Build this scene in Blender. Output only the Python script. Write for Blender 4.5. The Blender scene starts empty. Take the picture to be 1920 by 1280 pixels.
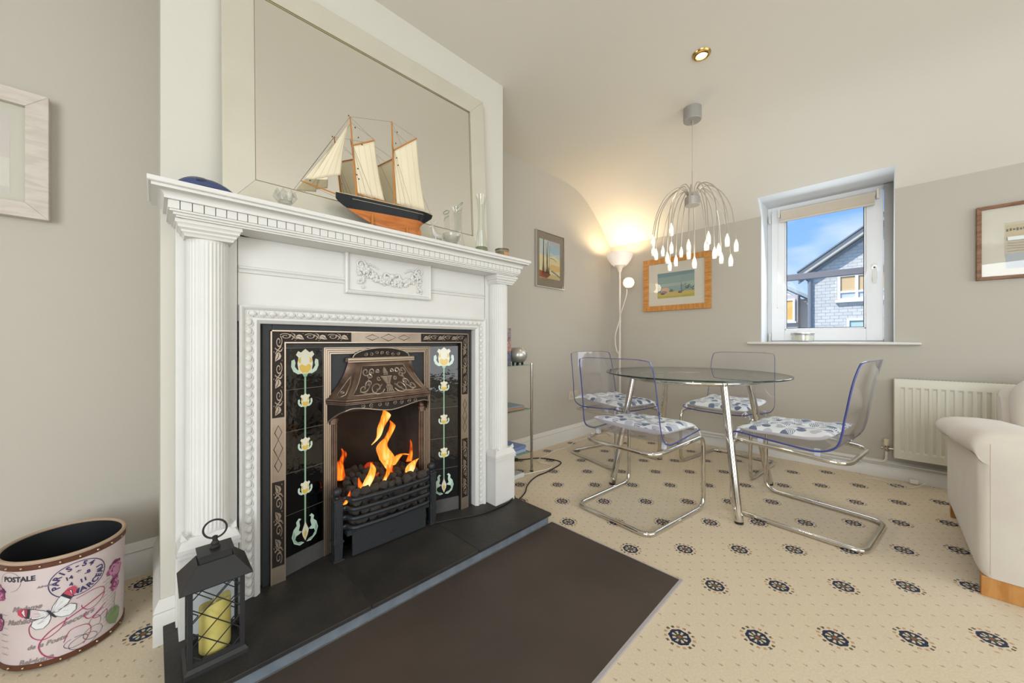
import bpy, bmesh, math, random
from mathutils import Vector, Matrix
from mathutils import noise as mnoise
random.seed(7)
PI = math.pi
sc = bpy.context.scene
C = sc.collection

# ------------------------------------------------------------------ camera, world, lights, exposure
cam_d = bpy.data.cameras.new('camera'); cam = bpy.data.objects.new('camera', cam_d); C.objects.link(cam)
cam_d.sensor_width = 36.0; cam_d.lens = 682.0 / 1920 * 36; cam_d.clip_start = 0.02; cam_d.clip_end = 200
cam.location = (0, 0, 0.95); cam.rotation_euler = (PI / 2, 0, math.radians(45.45) - PI / 2)
sc.camera = cam
sc.view_settings.view_transform = 'Standard'; sc.view_settings.look = 'None'
sc.view_settings.gamma = 1.0; sc.view_settings.use_curve_mapping = False
sc.view_settings.exposure = 0.0

def lin(h):
    h = h.lstrip('#'); o = []
    for i in (0, 2, 4):
        v = int(h[i:i + 2], 16) / 255.0
        o.append(v / 12.92 if v <= 0.04045 else ((v + 0.055) / 1.055) ** 2.4)
    return (o[0], o[1], o[2], 1.0)

wd = bpy.data.worlds.new('sky'); sc.world = wd; wd.use_nodes = True
nt = wd.node_tree; nt.nodes.clear()
wo = nt.nodes.new('ShaderNodeOutputWorld'); bg = nt.nodes.new('ShaderNodeBackground')
tc = nt.nodes.new('ShaderNodeTexCoord'); sx = nt.nodes.new('ShaderNodeSeparateXYZ')
cr = nt.nodes.new('ShaderNodeValToRGB'); nz = nt.nodes.new('ShaderNodeTexNoise'); mx = nt.nodes.new('ShaderNodeMix'); mx.data_type = 'RGBA'
cr2 = nt.nodes.new('ShaderNodeValToRGB'); mp = nt.nodes.new('ShaderNodeMapping')
nt.links.new(tc.outputs['Generated'], sx.inputs[0]); nt.links.new(sx.outputs['Z'], cr.inputs[0])
cr.color_ramp.elements[0].position = 0.0; cr.color_ramp.elements[0].color = lin('#a9d0fb')
cr.color_ramp.elements[1].position = 0.45; cr.color_ramp.elements[1].color = lin('#5f9ff0')
mp.inputs['Scale'].default_value = (1, 1, 2.6)
nt.links.new(tc.outputs['Generated'], mp.inputs[0]); nt.links.new(mp.outputs[0], nz.inputs['Vector'])
nz.inputs['Scale'].default_value = 3.1; nz.inputs['Detail'].default_value = 6
cr2.color_ramp.elements[0].position = 0.48; cr2.color_ramp.elements[1].position = 0.74
nt.links.new(nz.outputs[0], cr2.inputs[0]); nt.links.new(cr2.outputs[0], mx.inputs[0])
nt.links.new(cr.outputs[0], mx.inputs[6]); mx.inputs[7].default_value = (0.9, 0.93, 1, 1)
nt.links.new(mx.outputs[2], bg.inputs[0]); bg.inputs[1].default_value = 1.25
nt.links.new(bg.outputs[0], wo.inputs[0])

def area(name, loc, tgt, w, h, power, col=(1, 1, 1)):
    d = bpy.data.lights.new(name, 'AREA'); d.shape = 'RECTANGLE'; d.size = w; d.size_y = h; d.energy = power; d.color = col
    o = bpy.data.objects.new(name, d); C.objects.link(o); o.location = loc
    v = Vector(tgt) - Vector(loc); o.rotation_euler = v.to_track_quat('-Z', 'Y').to_euler(); return o
area('assumed_rear_fill', (1.5, -2.95, 1.25), (1.2, 2, 1.3), 3.2, 1.9, 54, (0.88, 0.945, 1.0))  # added area light inside the solid back wall; daylight from behind is assumed
area('assumed_side_fill', (-2.35, -1.15, 1.3), (3.6, 0.5, 1.35), 2.4, 1.8, 116, (0.90, 0.955, 1.0))  # added fill in front of a solid, windowless wall, for assumed side daylight
area('daylight_window', (3.86, 0.32, 1.52), (1.5, 0.3, 0.9), 0.62, 0.95, 7, (0.85, 0.93, 1.0))
sd = bpy.data.lights.new('sun', 'SUN'); sd.energy = 4.6; sd.angle = 0.01; sd.color = (1, 0.95, 0.86)
so = bpy.data.objects.new('sun', sd); C.objects.link(so); so.location = (0, 5, 9)
so.rotation_euler = Vector((0.62, -0.42, -0.66)).to_track_quat('-Z', 'Y').to_euler()

# ------------------------------------------------------------------ node maths and materials
class E:
    """a tiny expression wrapper over math nodes"""
    nt = None
    def __init__(s, k): s.k = k
    @staticmethod
    def op(o, *a):
        n = E.nt.nodes.new('ShaderNodeMath'); n.operation = o
        for i, x in enumerate(a):
            if isinstance(x, E): E.nt.links.new(x.k, n.inputs[i])
            else: n.inputs[i].default_value = x
        return E(n.outputs[0])
    def __add__(s, o): return E.op('ADD', s, o)
    __radd__ = __add__
    def __sub__(s, o): return E.op('SUBTRACT', s, o)
    def __rsub__(s, o): return E.op('SUBTRACT', o, s)
    def __mul__(s, o): return E.op('MULTIPLY', s, o)
    __rmul__ = __mul__
    def __truediv__(s, o): return E.op('DIVIDE', s, o)
    def gt(s, o): return E.op('GREATER_THAN', s, o)
    def lt(s, o): return E.op('LESS_THAN', s, o)
def fract(x): return E.op('FRACT', x)
def floor_(x): return E.op('FLOOR', x)
def mixc(nt, f, a, b):
    n = nt.nodes.new('ShaderNodeMix'); n.data_type = 'RGBA'
    for k, v in ((0, f), (6, a), (7, b)):
        if isinstance(v, E): nt.links.new(v.k, n.inputs[k])
        elif isinstance(v, (tuple, float, int)): n.inputs[k].default_value = v
        else: nt.links.new(v, n.inputs[k])
    return n.outputs[2]

MATS = {}
def M(name, col='#ffffff', rough=0.5, metal=0.0, spec=0.5, coat=0.0, bump=None, mottle=None, emit=None, trans=0.0, sub=0.0, grain=None, sheen=0.0):
    if name in MATS: return MATS[name]
    m = bpy.data.materials.new(name); m.use_nodes = True; MATS[name] = m
    nt = m.node_tree; b = nt.nodes['Principled BSDF']
    b.inputs['Base Color'].default_value = lin(col); b.inputs['Roughness'].default_value = rough
    b.inputs['Metallic'].default_value = metal; b.inputs['Specular IOR Level'].default_value = spec
    b.inputs['Coat Weight'].default_value = coat; b.inputs['Coat Roughness'].default_value = 0.08
    if sheen: b.inputs['Sheen Weight'].default_value = sheen
    if trans: b.inputs['Transmission Weight'].default_value = trans
    if sub: b.inputs['Subsurface Weight'].default_value = sub; b.inputs['Subsurface Radius'].default_value = (0.02, 0.02, 0.01)
    m.diffuse_color = lin(col)
    tc = nt.nodes.new('ShaderNodeTexCoord')
    if mottle:
        s, c2, amt = mottle
        n = nt.nodes.new('ShaderNodeTexNoise'); n.inputs['Scale'].default_value = s; n.inputs['Detail'].default_value = 5
        nt.links.new(tc.outputs['Object'], n.inputs['Vector'])
        r = nt.nodes.new('ShaderNodeValToRGB'); r.color_ramp.elements[0].position = 0.35; r.color_ramp.elements[1].position = 0.7
        r.color_ramp.elements[1].color = (amt, amt, amt, 1)
        nt.links.new(n.outputs[0], r.inputs[0])
        nt.links.new(mixc(nt, r.outputs[0], lin(col), lin(c2)), b.inputs['Base Color'])
    if grain:
        s, c2, sc3 = grain
        mpn = nt.nodes.new('ShaderNodeMapping'); mpn.inputs['Scale'].default_value = sc3
        nt.links.new(tc.outputs['Object'], mpn.inputs[0])
        n = nt.nodes.new('ShaderNodeTexNoise'); n.inputs['Scale'].default_value = s; n.inputs['Detail'].default_value = 4; n.inputs['Distortion'].default_value = 0.6
        nt.links.new(mpn.outputs[0], n.inputs['Vector'])
        r = nt.nodes.new('ShaderNodeValToRGB'); r.color_ramp.elements[0].position = 0.4; r.color_ramp.elements[1].position = 0.62
        nt.links.new(n.outputs[0], r.inputs[0])
        nt.links.new(mixc(nt, r.outputs[0], lin(col), lin(c2)), b.inputs['Base Color'])
    if bump:
        s, st = bump
        n = nt.nodes.new('ShaderNodeTexNoise'); n.inputs['Scale'].default_value = s; n.inputs['Detail'].default_value = 3
        nt.links.new(tc.outputs['Object'], n.inputs['Vector'])
        bn = nt.nodes.new('ShaderNodeBump'); bn.inputs['Strength'].default_value = st; bn.inputs['Distance'].default_value = 0.01
        nt.links.new(n.outputs[0], bn.inputs['Height']); nt.links.new(bn.outputs[0], b.inputs['Normal'])
    if emit:
        b.inputs['Emission Color'].default_value = lin(emit[0]); b.inputs['Emission Strength'].default_value = emit[1]
    return m

def thin_glass(name, tint='#ffffff', refl=1.0, rough=0.0, milk=0.0, milkcol='#ffffff'):
    """clear thin sheet: tinted transparency under a Fresnel reflection"""
    m = bpy.data.materials.new(name); m.use_nodes = True; MATS[name] = m; nt = m.node_tree; nt.nodes.clear()
    o = nt.nodes.new('ShaderNodeOutputMaterial'); t = nt.nodes.new('ShaderNodeBsdfTransparent'); t.inputs[0].default_value = lin(tint)
    g = nt.nodes.new('ShaderNodeBsdfGlossy'); g.inputs['Roughness'].default_value = rough
    geo = nt.nodes.new('ShaderNodeNewGeometry'); dp = nt.nodes.new('ShaderNodeVectorMath'); dp.operation = 'DOT_PRODUCT'
    nt.links.new(geo.outputs['Incoming'], dp.inputs[0]); nt.links.new(geo.outputs['Normal'], dp.inputs[1]); E.nt = nt
    sch = E.op('MINIMUM', (E.op('POWER', 1.0 - E.op('ABSOLUTE', E(dp.outputs['Value'])), 5.0) * 0.96 + 0.04) * refl, 1.0)   # Schlick, the same from both sides of the sheet
    ms = nt.nodes.new('ShaderNodeMixShader'); nt.links.new(sch.k, ms.inputs[0])
    base = t
    if milk:
        d = nt.nodes.new('ShaderNodeBsdfDiffuse'); d.inputs[0].default_value = lin(milkcol)
        m2 = nt.nodes.new('ShaderNodeMixShader'); m2.inputs[0].default_value = milk
        nt.links.new(t.outputs[0], m2.inputs[1]); nt.links.new(d.outputs[0], m2.inputs[2]); base = m2
    nt.links.new(base.outputs[0], ms.inputs[1]); nt.links.new(g.outputs[0], ms.inputs[2]); nt.links.new(ms.outputs[0], o.inputs[0])
    m.diffuse_color = (1, 1, 1, 0.2)
    return m

wall_m = M('greige_wall_paint', '#bdb8ae', 0.75, spec=0.25, bump=(260, 0.04))
breast_m = M('cream_wall_paint', '#cfccc2', 0.75, spec=0.25, bump=(260, 0.04))
ceil_m = M('ceiling_paint', '#dcd8cf', 0.85, spec=0.2)
reveal_m = M('white_reveal_paint', '#dfe2e4', 0.6, spec=0.3)
white_m = M('white_satin_wood', '#dbdad7', 0.42, spec=0.4, mottle=(9, '#d0cfcb', 0.35))
skirt_m = M('white_gloss_skirting', '#dcdad6', 0.35)
upvc_m = M('white_upvc', '#f1f2f4', 0.3)
slate_m = M('black_slate', '#2a2928', 0.5, spec=0.35, mottle=(7, '#3c3835', 0.8), bump=(60, 0.15))
slate_edge_m = M('blue_grey_slate_edge', '#646d76', 0.6, mottle=(22, '#7d868e', 0.6))
tilefloor_m = M('dark_brown_floor_tile', '#443b36', 0.5, spec=0.3, mottle=(3, '#50463f', 0.7))
iron_m = M('black_cast_iron', '#23262a', 0.5, spec=0.5, bump=(180, 0.1))
iron2_m = M('blackened_grate_iron', '#26292d', 0.48, spec=0.5, bump=(120, 0.15))
recess_m = M('dark_bronze_ground', '#2b241f', 0.55, metal=0.5, bump=(300, 0.15))
bronze_m = M('brushed_bronze', '#a59687', 0.38, metal=0.7, mottle=(14, '#8c7b6c', 0.7))
bronze2_m = M('aged_bronze_hood', '#806b5d', 0.42, metal=0.7, mottle=(18, '#5a463b', 0.9))
bronze3_m = M('worn_bronze_highlight', '#b3a08d', 0.33, metal=0.8)
chrome_m = M('chrome', '#d8d5d0', 0.09, metal=1.0)
chrome2_m = M('worn_chrome', '#b8b4ad', 0.16, metal=1.0)
silver_m = M('satin_silver', '#c4c2be', 0.3, metal=0.8)
tile_m = M('black_glazed_tile', '#050507', 0.04, spec=0.75, bump=(14, 0.22))
grout_m = M('tile_grout', '#8b8074', 0.8)
soot_m = M('sooty_fireback', '#232120', 0.85, mottle=(5, '#4a3d35', 0.8), bump=(30, 0.4))
coal_m = M('charred_coal', '#1d1b1a', 0.8, mottle=(30, '#6f675e', 0.8), bump=(70, 0.6))
pot_glass = thin_glass('clear_glass', '#fbfcfb', 1.3)
cut_glass = thin_glass('cut_glass', '#f2f2f0', 1.8, 0.03, 0.12, '#dadad6')
acryl_m = thin_glass('clear_acrylic', '#fdfdff', 1.0, 0.0)
acryl_edge = M('violet_blue_acrylic_edge', '#3a458c', 0.15, spec=0.8)
table_glass = thin_glass('table_glass', '#f6faf7', 1.0, 0.0)
table_edge = M('dark_glass_edge', '#1f3634', 0.08, spec=0.8)
pane_m = thin_glass('window_pane', '#fbfdff', 0.6)
wood_m = M('honey_oak', '#cc9250', 0.42, grain=(9, '#b47a38', (1, 1, 6)))
wood_h = M('honey_oak_long', '#cc9250', 0.42, grain=(9, '#b47a38', (1, 6, 1)))
brown_wood = M('walnut_frame', '#8b6243', 0.45, grain=(12, '#6d4829', (1, 1, 4)))
paper_m = M('ivory_mount', '#d9d5c8', 0.8)
black_m = M('matt_black_metal', '#2a2a2b', 0.5, spec=0.4)
black_pl = M('black_plastic', '#141414', 0.45)
white_pl = M('white_plastic', '#e4e1da', 0.4)
fabric_m = M('cream_upholstery', '#d3ccc1', 0.9, sheen=0.3, bump=(420, 0.12), mottle=(5, '#c6bcb4', 0.5))

# carpet: cream, woven medallions and ticks laid on a diagonal lattice
def carpet():
    m = bpy.data.materials.new('cream_patterned_carpet'); m.use_nodes = True; nt = m.node_tree; b = nt.nodes['Principled BSDF']; E.nt = nt
    tc = nt.nodes.new('ShaderNodeTexCoord'); wn = nt.nodes.new('ShaderNodeTexNoise'); wn.inputs['Scale'].default_value = 240; wn.inputs['Detail'].default_value = 1
    nt.links.new(tc.outputs['Object'], wn.inputs['Vector'])
    sp = nt.nodes.new('ShaderNodeSeparateXYZ'); nt.links.new(tc.outputs['Object'], sp.inputs[0])
    wv = (E(wn.outputs[0]) - 0.5) * 0.006
    x = E(sp.outputs['X']) + wv; y = E(sp.outputs['Y']) - wv
    P = 0.2484; q = 0.70711
    u = (x - y) * q; v = (x + y) * q
    u0, v0 = 0.5300, 1.1740
    fu = (fract((u - u0) / P + 0.5 + 40) - 0.5) * P; fv = (fract((v - v0) / P + 0.5 + 40) - 0.5) * P
    r = E.op('SQRT', fu * fu + fv * fv); th = E.op('ARCTAN2', fv, fu)
    c8 = E.op('COSINE', th * 8.0); c16 = E.op('COSINE', th * 15.0); s3 = E.op('SINE', th * 4.0)
    navy = lin('#172340'); green = lin('#2e4a35'); red = lin('#9c4a3c'); cream = lin('#d4c4a6'); tan = lin('#b38d68')
    n2 = nt.nodes.new('ShaderNodeTexNoise'); n2.inputs['Scale'].default_value = 2.2; nt.links.new(tc.outputs['Object'], n2.inputs['Vector'])
    n3 = nt.nodes.new('ShaderNodeTexNoise'); n3.inputs['Scale'].default_value = 150; nt.links.new(tc.outputs['Object'], n3.inputs['Vector'])
    col = mixc(nt, E(n2.outputs[0]), lin('#dacdb8'), lin('#d0c0a6'))
    col = mixc(nt, (E(n3.outputs[0]) - 0.35) * 0.8, col, lin('#bda988'))
    # ticks
    k = P / 5.0
    row = floor_((v - v0) / k + 200.5); off = fract(row * 0.5)
    tu = (fract((u - u0) / k + off + 0.0 + 200) - 0.5) * k; tv = (fract((v - v0) / k + 200.5) - 0.5) * k
    tick = E.op('ABSOLUTE', tu + tv * 0.5).lt(0.0022) * E.op('ABSOLUTE', tv).lt(0.0046)
    tick2 = E.op('ABSOLUTE', tu - 0.004).lt(0.0014) * E.op('ABSOLUTE', tv + 0.001).lt(0.0036)
    tk = E.op('MAXIMUM', tick, tick2) * r.gt(0.056)
    col = mixc(nt, tk * 0.55, col, lin('#8a6b4a'))
    # dots round the medallion
    dots = c16.gt(-0.05) * r.gt(0.0385) * r.lt(0.0475)
    dcol = mixc(nt, s3.gt(0.0), tan, lin('#3b3a2c'))
    col = mixc(nt, dots * 0.92, col, dcol)
    ro = r + c8 * 0.0012
    ring = ro.lt(0.0325)
    col = mixc(nt, ring, col, navy)
    pet = c8.gt(0.0) * r.lt(0.0235) * r.gt(0.0115)
    col = mixc(nt, pet * 0.9, col, cream)
    g8 = c8.lt(-0.2) * r.lt(0.019)
    col = mixc(nt, g8 * 0.8, col, lin('#3d3a33'))
    col = mixc(nt, r.lt(0.0105), col, green)
    col = mixc(nt, r.lt(0.0055), col, red)
    nt.links.new(col, b.inputs['Base Color']); b.inputs['Roughness'].default_value = 0.95; b.inputs['Specular IOR Level'].default_value = 0.1
    b.inputs['Sheen Weight'].default_value = 0.15
    bn = nt.nodes.new('ShaderNodeBump'); bn.inputs['Strength'].default_value = 0.25; bn.inputs['Distance'].default_value = 0.004
    nt.links.new(n3.outputs[0], bn.inputs['Height']); nt.links.new(bn.outputs[0], b.inputs['Normal'])
    return m
carpet_m = carpet()

# printed cotton for the chair cushions
def cotton():
    m = bpy.data.materials.new('blue_print_cotton'); m.use_nodes = True; nt = m.node_tree; b = nt.nodes['Principled BSDF']; E.nt = nt
    tc = nt.nodes.new('ShaderNodeTexCoord'); mp = nt.nodes.new('ShaderNodeMapping'); mp.inputs['Scale'].default_value = (1, 1, 0.2)
    nt.links.new(tc.outputs['Object'], mp.inputs[0])
    vo = nt.nodes.new('ShaderNodeTexVoronoi'); vo.inputs['Scale'].default_value = 20; vo.inputs['Randomness'].default_value = 0.75
    vo.voronoi_dimensions = '2D'; nt.links.new(mp.outputs[0], vo.inputs['Vector'])
    d = E(vo.outputs['Distance']); sp = nt.nodes.new('ShaderNodeSeparateColor'); nt.links.new(vo.outputs['Color'], sp.inputs[0])
    R = E(sp.outputs[0]); G = E(sp.outputs[1])
    wv = nt.nodes.new('ShaderNodeTexWave'); wv.inputs['Scale'].default_value = 42; wv.inputs['Distortion'].default_value = 3; nt.links.new(mp.outputs[0], wv.inputs['Vector'])
    inside = d.lt(0.42)
    stripes = E(wv.outputs[0]).gt(0.55)
    rings = E.op('SINE', d * 60.0).gt(0.35)
    solid = R.gt(0.68); strp = R.gt(0.4) * R.lt(0.69)
    ink = inside * E.op('MAXIMUM', solid, E.op('MAXIMUM', strp * stripes, R.lt(0.41) * rings))
    outline = d.gt(0.42) * d.lt(0.45)
    ink = E.op('MAXIMUM', ink, outline * G.gt(0.3))
    blue = mixc(nt, G, lin('#22386c'), lin('#3d6386'))
    col = mixc(nt, ink * 0.85, lin('#dcdfe6'), blue)
    nt.links.new(col, b.inputs['Base Color']); b.inputs['Roughness'].default_value = 0.85
    return m
cotton_m = cotton()
cotton_white = M('white_cotton', '#dfe0ea', 0.85)

# ------------------------------------------------------------------ mesh helpers
class MB:
    def __init__(s): s.v = []; s.f = []; s.m = []
    def add(s, vs, fs, mi=0):
        b = len(s.v); s.v += [tuple(p) for p in vs]; s.f += [tuple(i + b for i in f) for f in fs]; s.m += [mi] * len(fs); return s
    def box(s, x0, x1, y0, y1, z0, z1, mi=0):
        v = [(x, y, z) for z in (z0, z1) for y in (y0, y1) for x in (x0, x1)]
        return s.add(v, [(0, 2, 3, 1), (4, 5, 7, 6), (0, 1, 5, 4), (2, 6, 7, 3), (0, 4, 6, 2), (1, 3, 7, 5)], mi)
    def obox(s, c, ax, ay, az, mi=0):
        c = Vector(c); ax = Vector(ax); ay = Vector(ay); az = Vector(az)
        v = [c + ax * i + ay * j + az * k for k in (-1, 1) for j in (-1, 1) for i in (-1, 1)]
        return s.add(v, [(0, 2, 3, 1), (4, 5, 7, 6), (0, 1, 5, 4), (2, 6, 7, 3), (0, 4, 6, 2), (1, 3, 7, 5)], mi)
    def bar(s, p, q, w, h=None, up=(0, 0, 1), mi=0):
        p = Vector(p); q = Vector(q); d = q - p; l = d.length; d.normalize(); h = h or w
        u = Vector(up)
        if abs(d.dot(u)) > 0.98: u = Vector((1, 0, 0))
        a = d.cross(u).normalized(); b = a.cross(d)
        return s.obox((p + q) / 2, d * l / 2, a * w / 2, b * h / 2, mi)
    def tube(s, pts, r, n=8, mi=0, closed=False, flat=1.0, cap=True, up0=None):
        pts = [Vector(p) for p in pts]; N = len(pts)
        if isinstance(r, (int, float)): r = [r] * N
        T = []
        for i in range(N):
            a = pts[(i - 1) % N] if (closed or i > 0) else pts[0]; b = pts[(i + 1) % N] if (closed or i < N - 1) else pts[-1]
            t = (b - a); T.append(t.normalized() if t.length > 1e-9 else Vector((0, 0, 1)))
        up = Vector(up0) if up0 else (Vector((0, 0, 1)) if abs(T[0].z) < 0.9 else Vector((1, 0, 0)))
        u = (up - T[0] * up.dot(T[0])).normalized()
        b0 = len(s.v)
        for i in range(N):
            u = (u - T[i] * u.dot(T[i]))
            if u.length < 1e-6: u = T[i].orthogonal()
            u.normalize(); w = T[i].cross(u)
            for k in range(n):
                a = 2 * PI * k / n
                s.v.append(tuple(pts[i] + (u * math.cos(a) * flat + w * math.sin(a)) * r[i]))
        for i in range(N if closed else N - 1):
            j = (i + 1) % N
            for k in range(n):
                k2 = (k + 1) % n
                s.f.append((b0 + i * n + k, b0 + i * n + k2, b0 + j * n + k2, b0 + j * n + k)); s.m.append(mi)
        if cap and not closed:
            s.f.append(tuple(b0 + k for k in range(n))[::-1]); s.f.append(tuple(b0 + (N - 1) * n + k for k in range(n))); s.m += [mi, mi]
        return s
    def lathe(s, prof, c=(0, 0, 0), n=32, mi=0, sx=1.0, sy=1.0, rot=0.0, cap=True):
        b0 = len(s.v); cx, cy, cz = c
        for (r, z) in prof:
            for k in range(n):
                a = 2 * PI * k / n; X = r * sx * math.cos(a); Y = r * sy * math.sin(a)
                s.v.append((cx + X * math.cos(rot) - Y * math.sin(rot), cy + X * math.sin(rot) + Y * math.cos(rot), cz + z))
        for i in range(len(prof) - 1):
            for k in range(n):
                k2 = (k + 1) % n
                s.f.append((b0 + i * n + k, b0 + i * n + k2, b0 + (i + 1) * n + k2, b0 + (i + 1) * n + k)); s.m.append(mi)
        if cap and prof[0][0] > 1e-5: s.f.append(tuple(b0 + k for k in range(n))[::-1]); s.m.append(mi)
        if cap and prof[-1][0] > 1e-5: s.f.append(tuple(b0 + (len(prof) - 1) * n + k for k in range(n))); s.m.append(mi)
        return s
    def sphere(s, c, r, n=12, m=8, mi=0, sz=1.0):
        return s.lathe([(max(r * math.sin(PI * i / m), 1e-6), -r * sz * math.cos(PI * i / m)) for i in range(m + 1)], c, n, mi)
    def prism(s, poly, f, mi=0):
        """poly in (u,v); f(u,v,k) -> point, k=0 back, 1 front"""
        n = len(poly); v = [f(u, w, 0) for u, w in poly] + [f(u, w, 1) for u, w in poly]
        fs = [tuple(range(n))[::-1], tuple(range(n, 2 * n))] + [(i, (i + 1) % n, n + (i + 1) % n, n + i) for i in range(n)]
        return s.add(v, fs, mi)
    def grid(s, f, nu, nv, mi=0, wrap=False):
        b0 = len(s.v)
        for j in range(nv + 1):
            for i in range(nu + (0 if wrap else 1)): s.v.append(tuple(f(i / nu, j / nv)))
        w = nu if wrap else nu + 1
        for j in range(nv):
            for i in range(nu):
                i2 = (i + 1) % w if wrap else i + 1
                s.f.append((b0 + j * w + i, b0 + j * w + i2, b0 + (j + 1) * w + i2, b0 + (j + 1) * w + i)); s.m.append(mi)
        return s
    def mesh(s, name, mats, smooth=35):
        me = bpy.data.meshes.new(name); me.from_pydata(s.v, [], s.f)
        for mt in (mats if isinstance(mats, (list, tuple)) else [mats]): me.materials.append(mt)
        me.polygons.foreach_set('material_index', s.m)
        bm = bmesh.new(); bm.from_mesh(me); bmesh.ops.recalc_face_normals(bm, faces=bm.faces)
        bm.to_mesh(me); bm.free()
        if smooth:
            me.polygons.foreach_set('use_smooth', [True] * len(me.polygons)); me.set_sharp_from_angle(angle=math.radians(smooth))
        me.update(); return me

def link(name, me, parent=None, loc=None, rot=None):
    o = bpy.data.objects.new(name, me); C.objects.link(o)
    if parent is not None: o.parent = parent
    if loc is not None: o.location = loc
    if rot is not None: o.rotation_euler = rot
    return o
def chain(p):
    """where a parent stands; shapes are written in the coordinates of the outermost thing's surroundings"""
    v = Vector((0, 0, 0))
    while p is not None: v += p.location; p = p.parent
    return v
def inst(name, me, parent, at, rot=None, scale=None):
    o = link(name, me, parent, Vector(at) - chain(parent), rot)
    if scale: o.scale = scale
    return o
def obj(name, mb, mats, parent=None, smooth=35, bevel=0, label=None, kind=None, origin=None):
    """one mesh object; coordinates are the parent's; a part's own origin moves to its middle"""
    if origin is None and len(mb.v):
        n = len(mb.v); lo = [min(p[i] for p in mb.v) for i in range(3)]; hi = [max(p[i] for p in mb.v) for i in range(3)]
        origin = ((lo[0] + hi[0]) / 2, (lo[1] + hi[1]) / 2, (lo[2] + hi[2]) / 2)
    ox, oy, oz = origin
    mb.v = [(a - ox, b - oy, c - oz) for a, b, c in mb.v]
    o = link(name, mb.mesh(name, mats, smooth), parent, Vector(origin) - chain(parent))
    if bevel:
        b = o.modifiers.new('bevel', 'BEVEL'); b.width = bevel; b.segments = 2; b.limit_method = 'ANGLE'; b.angle_limit = math.radians(40)
    if label: o['label'] = label
    if kind: o['kind'] = kind
    return o
def raw(name, mb, mats, parent=None, **k):     # keeps the origin at the parent's, for object-space textures
    return obj(name, mb, mats, parent, origin=(0, 0, 0), **k)
def thing(name, label, cat, loc=(0, 0, 0), rz=0.0, group=None):
    o = bpy.data.objects.new(name, None); C.objects.link(o); o.location = loc; o.rotation_euler = (0, 0, rz)
    o.empty_display_size = 0.05; o['label'] = label; o['category'] = cat
    if group: o['group'] = group
    return o
def tag(o, label, cat, group=None):
    o['label'] = label; o['category'] = cat
    if group: o['group'] = group
    return o
def struct(name, mb, mats, parent=None, smooth=30, **k):
    o = raw(name, mb, mats, parent, smooth=smooth, **k)
    if parent is None: o['kind'] = 'structure'
    return o
def copy_tree(o, parent=None):
    c = o.copy(); C.objects.link(c)
    if parent is not None: c.parent = parent
    for ch in o.children: copy_tree(ch, c)
    return c
def rounded(pts, rad, n=6, closed=False):
    """round the corners of a polyline"""
    pts = [Vector(p) for p in pts]; out = []; N = len(pts)
    for i in range(N):
        if not closed and i in (0, N - 1): out.append(pts[i]); continue
        a, b, c = pts[i - 1], pts[i], pts[(i + 1) % N]
        r = rad[i] if isinstance(rad, (list, tuple)) else rad
        d1 = (a - b); d2 = (c - b); r = min(r, d1.length * 0.49, d2.length * 0.49)
        p = b + d1.normalized() * r; q = b + d2.normalized() * r
        for k in range(n + 1):
            t = k / n; out.append(p * (1 - t) ** 2 + b * 2 * t * (1 - t) + q * t * t)
    return out
def spline(pts, n=8):
    pts = [Vector(p) for p in pts]; out = []
    for i in range(len(pts) - 1):
        p0 = pts[max(i - 1, 0)]; p1 = pts[i]; p2 = pts[i + 1]; p3 = pts[min(i + 2, len(pts) - 1)]
        for k in range(n):
            t = k / n
            out.append(0.5 * ((2 * p1) + (p2 - p0) * t + (2 * p0 - 5 * p1 + 4 * p2 - p3) * t * t + (3 * p1 - p0 - 3 * p2 + p3) * t ** 3))
    out.append(pts[-1]); return out
def spiral(cx, cy, r0, r1, a0, turns, n=22):
    return [(cx + (r0 + (r1 - r0) * i / n) * math.cos(a0 + turns * 2 * PI * i / n), cy + (r0 + (r1 - r0) * i / n) * math.sin(a0 + turns * 2 * PI * i / n)) for i in range(n + 1)]
def ell(cx, cy, a, b, n=16, rot=0):
    return [(cx + a * math.cos(t) * math.cos(rot) - b * math.sin(t) * math.sin(rot), cy + a * math.cos(t) * math.sin(rot) + b * math.sin(t) * math.cos(rot)) for t in [2 * PI * i / n for i in range(n)]]
def flat_art(name, parent, f, shapes, step=0.0002, base=0.0003, label=None):
    """flat print: shapes = [(material, polygon)], laid one over another by a hair"""
    mb = MB(); mats = []
    for i, (mt, poly) in enumerate(shapes):
        if mt not in mats: mats.append(mt)
        mb.add([f(u, v, base + step * i) for u, v in poly], [tuple(range(len(poly)))], mats.index(mt))
    return obj(name, mb, mats, parent, smooth=0, label=label)
def ribbon2(pts, w):
    """outline of a thin stroke along a 2-D polyline -> list of quads"""
    q = []
    for i in range(len(pts) - 1):
        a = Vector(pts[i]); b = Vector(pts[i + 1]); d = (b - a)
        if d.length < 1e-7: continue
        nrm = Vector((-d.y, d.x)).normalized() * w / 2
        q.append([tuple(a - nrm), tuple(b - nrm), tuple(b + nrm), tuple(a + nrm)])
    return q
def text_mesh(txt, size):
    cu = bpy.data.curves.new('lettering', 'FONT'); cu.body = txt; cu.size = size; cu.align_x = 'CENTER'; cu.resolution_u = 2; cu.offset = size * 0.035
    o = bpy.data.objects.new('lettering', cu); C.objects.link(o)
    me = bpy.data.meshes.new_from_object(o)
    v = [(p.co.x, p.co.y) for p in me.vertices]; f = [tuple(q.vertices) for q in me.polygons]
    bpy.data.objects.remove(o); bpy.data.curves.remove(cu); bpy.data.meshes.remove(me)
    return v, f

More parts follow.
